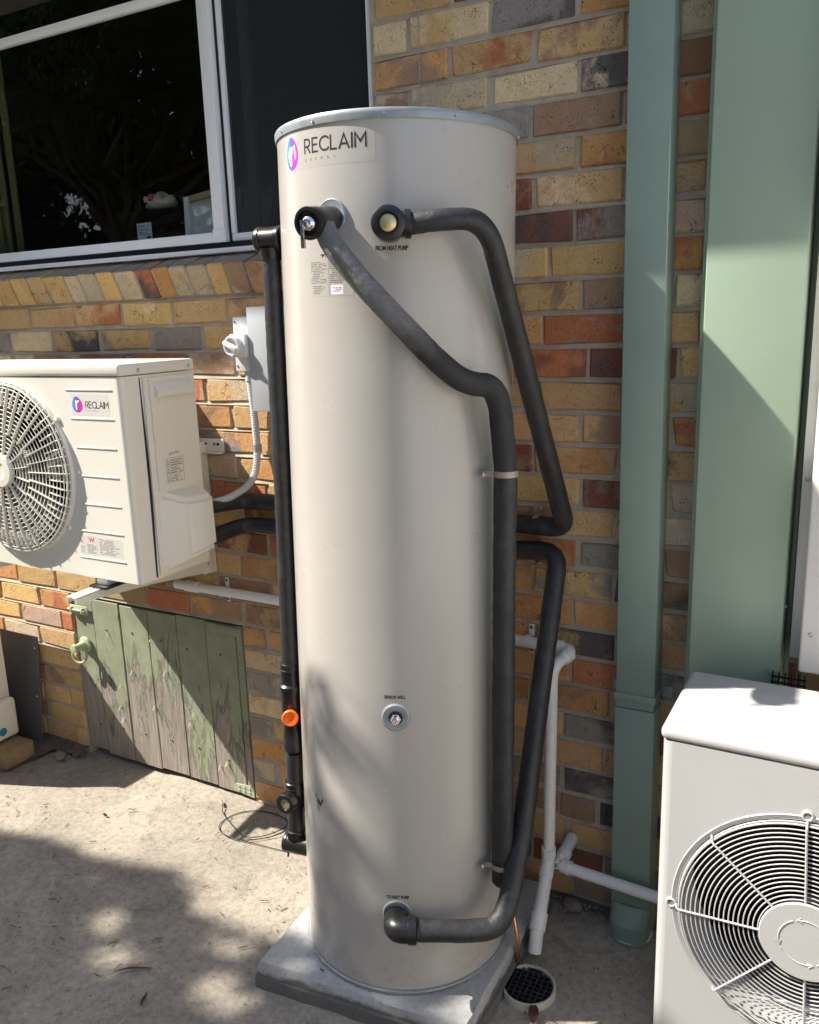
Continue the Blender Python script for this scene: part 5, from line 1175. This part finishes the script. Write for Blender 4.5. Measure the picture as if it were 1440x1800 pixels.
# ------------------------------------------------------------------ things behind the window
def window_things():
    b = thing('carton', 'black carton with a white label behind the window', 'box', (-1.22, 0.25, 2.006)); bx('box', 'black_box', b, -1.415, -1.022, 0.25, 0.40, 2.006, 2.150, 0.003)
    f = flatY(-1.286, 0.25, 2.044); bm = nb(); quad(bm, 0, 0.074, 0, 0.062, f, 0.0008); L = fin(bm, 'label', 'paper', b, 0, False); bm = nb(); dashes(bm, 0.006, 0.068, 0.056, 0.018, 5, f, 0.0012, random.Random(2), 0.9, 0.35); quad(bm, 0.045, 0.068, 0.006, 0.014, f, 0.0014); fin(bm, 'small_print', 'print', L, 0, False)
    t = thing('cloth_bag', 'small pale cloth bag with a pink patch on the black carton', 'bag', (-1.21, 0.30, 2.15)); bm = nb(); bmesh.ops.create_uvsphere(bm, u_segments=24, v_segments=14, radius=1)
    rn = random.Random(6)
    for v in bm.verts:
        x, y, z = v.co; k = 1 + 0.12 * math.sin(7 * x + 3 * z) * math.cos(5 * y); zz = (z * 0.5 + 0.5); v.co = Vector((-1.212 + x * 0.074 * k * (1.05 - 0.3 * zz), 0.31 + y * 0.045 * k, 2.150 + zz * 0.056 * (1 + 0.25 * math.sin(9 * x))))
    fin(bm, 'body', 'cloth', t, 0).data.shade_smooth()
    bm = nb(); lathe(bm, [(0.010, 0), (0.008, 0.014), (0, 0.022)], (-1.262, 0.29, 2.186), (-0.3, -0.3, 1), 10); fin(bm, 'corner_tip', 'cloth', t)
    bm = nb(); box(bm, -1.232, -1.208, 0.262, 0.272, 2.182, 2.204, 0.004); fin(bm, 'patch', 'pink', t)
    for lab, M_, w in (('pale stretched canvas frame leaning beside the black carton', Matrix.Translation((-0.905, 0.205, 2.006)) @ Matrix.Rotation(R(-10), 4, 'X') @ Matrix.Rotation(R(-7), 4, 'Y'), 0.21), ('pale stretched canvas frame leaning behind the insect screen', Matrix.Translation((-0.735, 0.22, 2.006)) @ Matrix.Rotation(R(-12), 4, 'X') @ Matrix.Rotation(R(4), 4, 'Y'), 0.16)):
        c = thing('canvas_frame', lab, 'canvas', M_.translation); h = 0.185
        bm = nb(); box(bm, -w / 2, w / 2, 0.018, 0.022, 0, h, mtx=M_); fin(bm, 'canvas', 'canvas', c)
        for a in ((-w / 2, -w / 2 + 0.022, 0, h), (w / 2 - 0.022, w / 2, 0, h), (-w / 2 + 0.0225, w / 2 - 0.0225, 0, 0.022), (-w / 2 + 0.0225, w / 2 - 0.0225, h - 0.022, h)):
            bm = nb(); box(bm, a[0], a[1], 0.0, 0.0175, a[2], a[3], 0.002, 1, M_); fin(bm, 'frame_bar', 'canvas' if a[1] - a[0] < 0.03 else 'pine', c)
window_things()

# ------------------------------------------------------------------ drain, cable, litter
def drain():
    d = thing('floor_drain', 'round floor drain with a black grid grate beside the plinth', 'drain', (0.512, -0.395, 0)); cx, cy, r = 0.512, -0.393, 0.068; cut = 0.463
    def clip(a, rr):
        x = cx + rr * math.cos(a); y = cy + rr * math.sin(a); return (max(x, cut), y)
    bm = nb(); n = 56; rows = []
    for rr, z in ((r + 0.004, -0.002), (r + 0.004, 0.020), (r + 0.002, 0.0225), (r - 0.002, 0.0225), (r - 0.004, 0.020), (r - 0.004, 0.006)):
        rows.append([bm.verts.new((*clip(2 * math.pi * k / n, rr), z)) for k in range(n)])
    for A, B in zip(rows, rows[1:]):
        for k in range(n):
            try: bm.faces.new((A[k], A[(k + 1) % n], B[(k + 1) % n], B[k]))
            except ValueError: pass
    fin(bm, 'rim', 'rim', d, 40)
    bm = nb(); vs = [bm.verts.new((*clip(2 * math.pi * k / n, r - 0.004), 0.0055)) for k in range(n)]; bm.faces.new(vs); fin(bm, 'sump', 'ac_dark', d, 0)
    bm = nb(); st = 0.0150; rot = Matrix.Translation((cx, cy, 0)) @ Matrix.Rotation(R(3), 4, 'Z')
    for i in range(-5, 6):
        o = i * st; q = math.sqrt(max(0, (r - 0.005) ** 2 - o * o))
        if q < 0.01: continue
        if cx + o > cut + 0.003: box(bm, o - 0.0011, o + 0.0011, -q, q, 0.012, 0.019, mtx=rot)
        lo = max(-q, cut - cx + 0.002); box(bm, lo, q, o - 0.0011, o + 0.0011, 0.0118, 0.0186, mtx=rot)
    fin(bm, 'grate', 'grate', d, 0)
    c = nb(); P = [(-0.795, -0.088, 0.012), (-0.77, -0.12, 0.006), (-0.60, -0.205, 0.005), (-0.53, -0.15, 0.006), (-0.50, -0.06, 0.007), (-0.60, -0.03, 0.005), (-0.70, -0.06, 0.006), (-0.745, -0.14, 0.005), (-0.72, -0.21, 0.004), (-0.60, -0.225, 0.005), (-0.50, -0.14, 0.006), (-0.46, -0.07, 0.03), (-0.44, -0.03, 0.12)]
    tube(c, resample(fillet(P, 0.06, 8), 0.01), 0.0016, 8); C = tag(fin(c, 'sensor_cable', 'cable', None), 'thin black sensor cable coiled on the sunlit concrete by the low door', 'cable')
    bm = nb(); tube(bm, [(-0.826, -0.062, 0.011), (-0.800, -0.083, 0.011)], 0.0045, 10); fin(bm, 'probe', 'screw', C)
    bm = nb(); tube(bm, resample([Vector((-0.60, -0.215, 0.005)), Vector((-0.45, -0.20, 0.004)), Vector((-0.30, -0.17, 0.004))], 0.02), 0.0012, 6); tag(fin(bm, 'thin_wire', 'cable', None), 'hair thin dark wire lying on the concrete behind the riser', 'wire')
drain()
def leaf(p, ln, wd, rz, curl, m, label, name='fallen_leaf', cat='leaf'):
    bm = nb(); n = 12; rows = []
    for i in range(n + 1):
        t = i / n; w = wd * math.sin(math.pi * min(1, t * 0.95 + 0.04)) ** 0.8; x = (t - 0.5) * ln; y = curl * ln * (1 - (2 * t - 1) ** 2)
        z = 0.004 + 0.006 * math.sin(3 * t + 1) ** 2
        rows.append([bm.verts.new((x, y + w / 2, z + w * 0.25)), bm.verts.new((x, y, z)), bm.verts.new((x, y - w / 2, z + w * 0.25))])
    for A, B in zip(rows, rows[1:]):
        for j in range(2): bm.faces.new((A[j], A[j + 1], B[j + 1], B[j]))
    bmesh.ops.solidify(bm, geom=bm.faces[:], thickness=0.0006)
    bmesh.ops.transform(bm, matrix=Matrix.Translation(p) @ Matrix.Rotation(R(rz), 4, 'Z'), verts=bm.verts)
    tag(fin(bm, name, m, None, 60), label, cat)
leaf((-0.472, -0.825, 0), 0.125, 0.007, 38, 0.12, 'dry', 'long curved dark red gum leaf on the shaded concrete')
leaf((-0.552, -0.875, 0), 0.030, 0.004, 20, -0.15, 'dry', 'tiny curled red leaf touching the long curved gum leaf')
leaf((-0.372, -0.882, 0), 0.052, 0.009, 118, 0.05, 'dry', 'short broad reddish leaf nearer the plinth than the long gum leaf')
leaf((-0.606, -0.772, 0), 0.040, 0.006, 75, 0.18, 'dry', 'small hooked dark leaf behind the long curved gum leaf')
leaf((-0.505, -0.700, 0), 0.032, 0.007, 62, 0.05, 'dry_tan', 'small tan leaf between the hooked leaf and the plinth')
leaf((-0.735, -1.025, 0), 0.028, 0.008, 80, 0.02, 'dry_tan', 'small pale leaf far out on the dark concrete')
leaf((-1.085, -0.252, 0), 0.050, 0.006, 30, 0.08, 'dry_tan', 'pale straw leaf on sunlit concrete in front of the low door')
leaf((-1.148, -0.320, 0), 0.020, 0.012, 10, 0.0, 'dry', 'dark leaf scrap beside the pale straw leaf')
leaf((0.558, -0.478, 0.012), 0.060, 0.026, -70, 0.0, 'dry', 'crumpled brown leaf leaning on the drain rim')
leaf((0.040, -0.652, 0.073), 0.014, 0.006, 40, 0.0, 'dry', 'leaf crumb on the plinth beside the tank')
def litter():
    rn = random.Random(14); bm = nb()
    for i in range(420):
        x = rn.uniform(-1.6, 0.9); y = rn.uniform(-1.3, -0.06)
        if -0.2 < x < 0.5 and y > -0.75: continue
        l = rn.uniform(0.003, 0.016) if rn.random() < 0.85 else rn.uniform(0.016, 0.032); a = rn.uniform(0, 6.28); d = Vector((math.cos(a), math.sin(a), 0)) * l / 2; w = Vector((-math.sin(a), math.cos(a), 0)) * rn.uniform(0.0005, 0.0016); p = Vector((x, y, 0.0045)); h = Vector((0, 0, 0.002))
        v = [bm.verts.new(q) for q in (p - d - w, p + d - w, p + d + w, p - d + w, p - d * .6 + h, p + d * .6 + h)]
        bm.faces.new((v[0], v[1], v[5], v[4])); bm.faces.new((v[2], v[3], v[4], v[5])); bm.faces.new((v[3], v[0], v[4])); bm.faces.new((v[1], v[2], v[5]))
    o = fin(bm, 'litter', 'dry', None, 0); o['kind'] = 'stuff'; o['label'] = 'scraps of twig and bark scattered on the concrete'; o['category'] = 'litter'
litter()

# ------------------------------------------------------------------ garden behind and left of the camera
def leaf_cloud(name, mt, par, pts, rn, ln, wd, hang=0.5):
    vs = []; fs = []
    for p in pts:
        d = Vector((rn.gauss(0, 1), rn.gauss(0, 1), rn.gauss(0, 1) - hang * 1.5)).normalized(); s = d.cross(Vector((rn.gauss(0, 1), rn.gauss(0, 1), rn.gauss(0, 1)))).normalized(); l = ln * rn.uniform(.6, 1.3); w = wd * rn.uniform(.6, 1.3); b = len(vs)
        vs += [p - d * l / 2, p + s * w / 2, p + d * l / 2, p - s * w / 2]; fs.append((b, b + 1, b + 2, b + 3))
    me = bpy.data.meshes.new(name); me.from_pydata([tuple(v) for v in vs], [], fs); me.update(); return fin_me(me, name, mt, par, 0)
def limb(bm, a, b, r0, r1, rn, n=7, wob=0.12):
    a = Vector(a); b = Vector(b); L = (b - a).length; pts = [a]
    for i in range(1, n): pts.append(a.lerp(b, i / n) + Vector((rn.gauss(0, 1), rn.gauss(0, 1), rn.gauss(0, .5))) * wob * L / n)
    pts.append(b); tube(bm, pts, [r0 + (r1 - r0) * i / n for i in range(n + 1)], 7); return pts
def gum_tree():
    # its shade falls over the near concrete and the lower part of the tank
    rn = random.Random(31); base = Vector((-5.2, -3.7, 0)); t = thing('gum_tree', 'tall gum tree with narrow drooping leaves shading the concrete', 'tree', base)
    bm = nb(); fork = base + Vector((0.25, 0.1, 2.6)); limb(bm, base, fork, 0.17, 0.12, rn, 8, 0.08); leaves = []
    def edge(u):
        tab_ = [(-3.0, -0.62), (-1.42, -0.56), (-1.25, -0.51), (-1.06, -0.49), (-0.92, -0.50), (-0.67, -0.43), (-0.50, -0.55), (-0.25, -0.55), (0.10, -0.56), (0.40, -0.40), (0.75, -0.30), (0.98, -0.42), (1.2, -0.74), (2.2, -0.9), (3.5, -1.0)]
        for (a, p), (b, q) in zip(tab_, tab_[1:]):
            if u <= b: return p + (q - p) * max(0, (u - a) / (b - a))
        return tab_[-1][1]
    sun_h = Vector((-0.85, -0.40, 1.0)); gaps = [(-0.71, -0.70, 0.05), (-0.67, -0.72, 0.04), (-0.58, -0.82, 0.055), (-0.54, -0.78, 0.05), (-0.62, -0.88, 0.035), (-0.23, -0.77, 0.07), (-0.15, -0.78, 0.06), (-0.28, -0.63, 0.05), (-0.36, -0.62, 0.04), (0.52, -0.575, 0.085), (0.60, -0.555, 0.06), (0.68, -0.47, 0.085), (0.76, -0.44, 0.07), (0.62, -0.40, 0.06), (0.48, -0.44, 0.035), (0.30, -0.62, 0.04), (0.02, -0.64, 0.05), (0.82, -0.56, 0.06)]
    n_cl = 0
    for i in range(820):
        u = rn.uniform(-2.6, 2.9); v = edge(u) - abs(rn.gauss(0, 0.9)) ** 1.15 * 1.0 - 0.01
        if v < -2.9: continue
        h = rn.uniform(3.3, 5.6) + 0.25 * (v + 1); c = Vector((u, v, 0)) + sun_h * h
        sparse = 0.3 < u < 0.95 and v > -0.62
        if sparse and rn.random() < 0.30: continue
        if u < -0.75 and v > edge(u) - 0.30 and rn.random() < 0.35: continue
        k = 26 if sparse else 58; s = 0.045 if v > edge(u) - 0.12 else 0.14
        for j in range(k):
            q = c + Vector((rn.gauss(0, s), rn.gauss(0, s), rn.gauss(0, s * 1.5))); a_, b_ = q.x + 0.85 * q.z, q.y + 0.40 * q.z
            if b_ > edge(a_) + (0.10 if 0.25 < a_ < 1.0 else -0.01): continue
            if not any((a_ - a) ** 2 + (b_ - b) ** 2 < g * g for a, b, g in gaps): leaves.append(q)
        if i % 9 == 0: limb(bm, fork + Vector((rn.gauss(0, .05), rn.gauss(0, .05), rn.uniform(-.3, .3))), c, 0.035, 0.006, rn, 7, 0.25)
    fin(bm, 'trunk', 'bark', t, 60); leaf_cloud('crown', 'leaf_gum', t, leaves, rn, 0.13, 0.022)
gum_tree()
def bush_tree(x, y, h, r, label, seed):
    rn = random.Random(seed); t = thing('garden_tree', label, 'tree', (x, y, 0)); bm = nb(); top = Vector((x, y, h * 0.55)); limb(bm, (x, y, 0), top, 0.12, 0.07, rn, 6, 0.1); pts = []
    for i in range(84):
        a = rn.uniform(0, 6.28); q = r * math.sqrt(rn.random()); z = rn.uniform(0.12, 1.0) * h; sc = 1 - 0.45 * abs(z / h - 0.55); c = Vector((x + q * sc * math.cos(a), y + q * sc * math.sin(a), z))
        if i % 4 == 0: limb(bm, top - Vector((0, 0, rn.uniform(0, .6))), c, 0.03, 0.006, rn, 5, 0.2)
        for j in range(120): pts.append(c + Vector((rn.gauss(0, .26), rn.gauss(0, .26), rn.gauss(0, .22))))
    fin(bm, 'trunk', 'bark', t, 60); leaf_cloud('crown', 'leaf_dark', t, pts, rn, 0.27, 0.16, 0.2)
for i, (x, y, h, r, lab) in enumerate(((-14.5, -9.5, 7.0, 2.8, 'broad tree standing behind the far end of the fence'), (-18.5, -7.5, 7.0, 2.8, 'broad tree farthest along the side boundary'), (-15.0, -4.6, 6.0, 2.3, 'bushy tree at the side boundary, past the end of the fence'), (-11.0, -5.2, 5.0, 1.6, 'low bushy tree inside the fence, left of the gum tree'), (-12.5, -6.5, 6.5, 2.4, 'dense green tree at the far end of the fence line'), (-8.8, -8.2, 7.2, 2.6, 'tall dense tree behind the fence, beyond the gum tree'), (-5.2, -8.8, 6.4, 2.4, 'dense round tree behind the fence, level with the gum tree'), (-1.8, -9.0, 7.0, 2.5, 'dense tree behind the middle of the timber fence'), (2.2, -9.2, 6.2, 2.3, 'dense tree behind the near end of the timber fence'))): bush_tree(x, y, h, r, lab, 50 + i)
def fence():
    f = thing('timber_fence', 'weathered paling fence along the far side of the yard', 'fence', (-4, -6.6, 0)); rn = random.Random(77)
    bm = nb(); box(bm, -15, 7, -6.66, -6.60, 0.35, 0.43); fin(bm, 'rail', 'fence', f, 0); bm = nb(); box(bm, -15, 7, -6.66, -6.60, 1.35, 1.43); fin(bm, 'rail', 'fence', f, 0)
    me = None
    for i in range(140):
        x = -15 + 0.157 * i
        if me is None:
            bm = nb(); box(bm, -0.074, 0.074, -0.01, 0.01, 0, 1.75, 0.003, 1); me = bpy.data.meshes.new('paling'); bm.to_mesh(me); bm.free(); me.materials.append(MT['fence'])
        o = bpy.data.objects.new('paling', me); COL.objects.link(o); o.parent = f; o.location = (x + 4, rn.uniform(0.01, 0.02), rn.uniform(-0.02, 0.02))
fence()

def bounce_garage():
    g = thing('bounce_garage', 'unseen pale grey boarded building added to bounce sunlight from the right', 'bounce_garage', (4.2, -3, 0))  # out of view, added as a sunlit surface to fill the tank side
    bx('wall', 'bounce_weatherboard', g, 3.42, 6.0, -7.5, 1.5, 0, 2.6)
    me = None
    for i in range(17):
        if me is None:
            bm = nb(); prism(bm, [(0, 0), (-0.022, 0.0), (-0.006, 0.158), (0, 0.158)], -4.5, 4.5, lambda a, b, y: (a, y, b)); bmesh.ops.recalc_face_normals(bm, faces=bm.faces); me = bpy.data.meshes.new('board'); bm.to_mesh(me); bm.free(); me.materials.append(MT['bounce_weatherboard'])  # boards of the added, unseen bounce building
        o = bpy.data.objects.new('board', me); COL.objects.link(o); o.parent = g; o.location = (3.418 - 4.2, 0.0, 0.02 + 0.15 * i)
    bx('roof', 'roof', g, 3.15, 6.2, -7.8, 1.8, 2.605, 2.70)
bounce_garage()
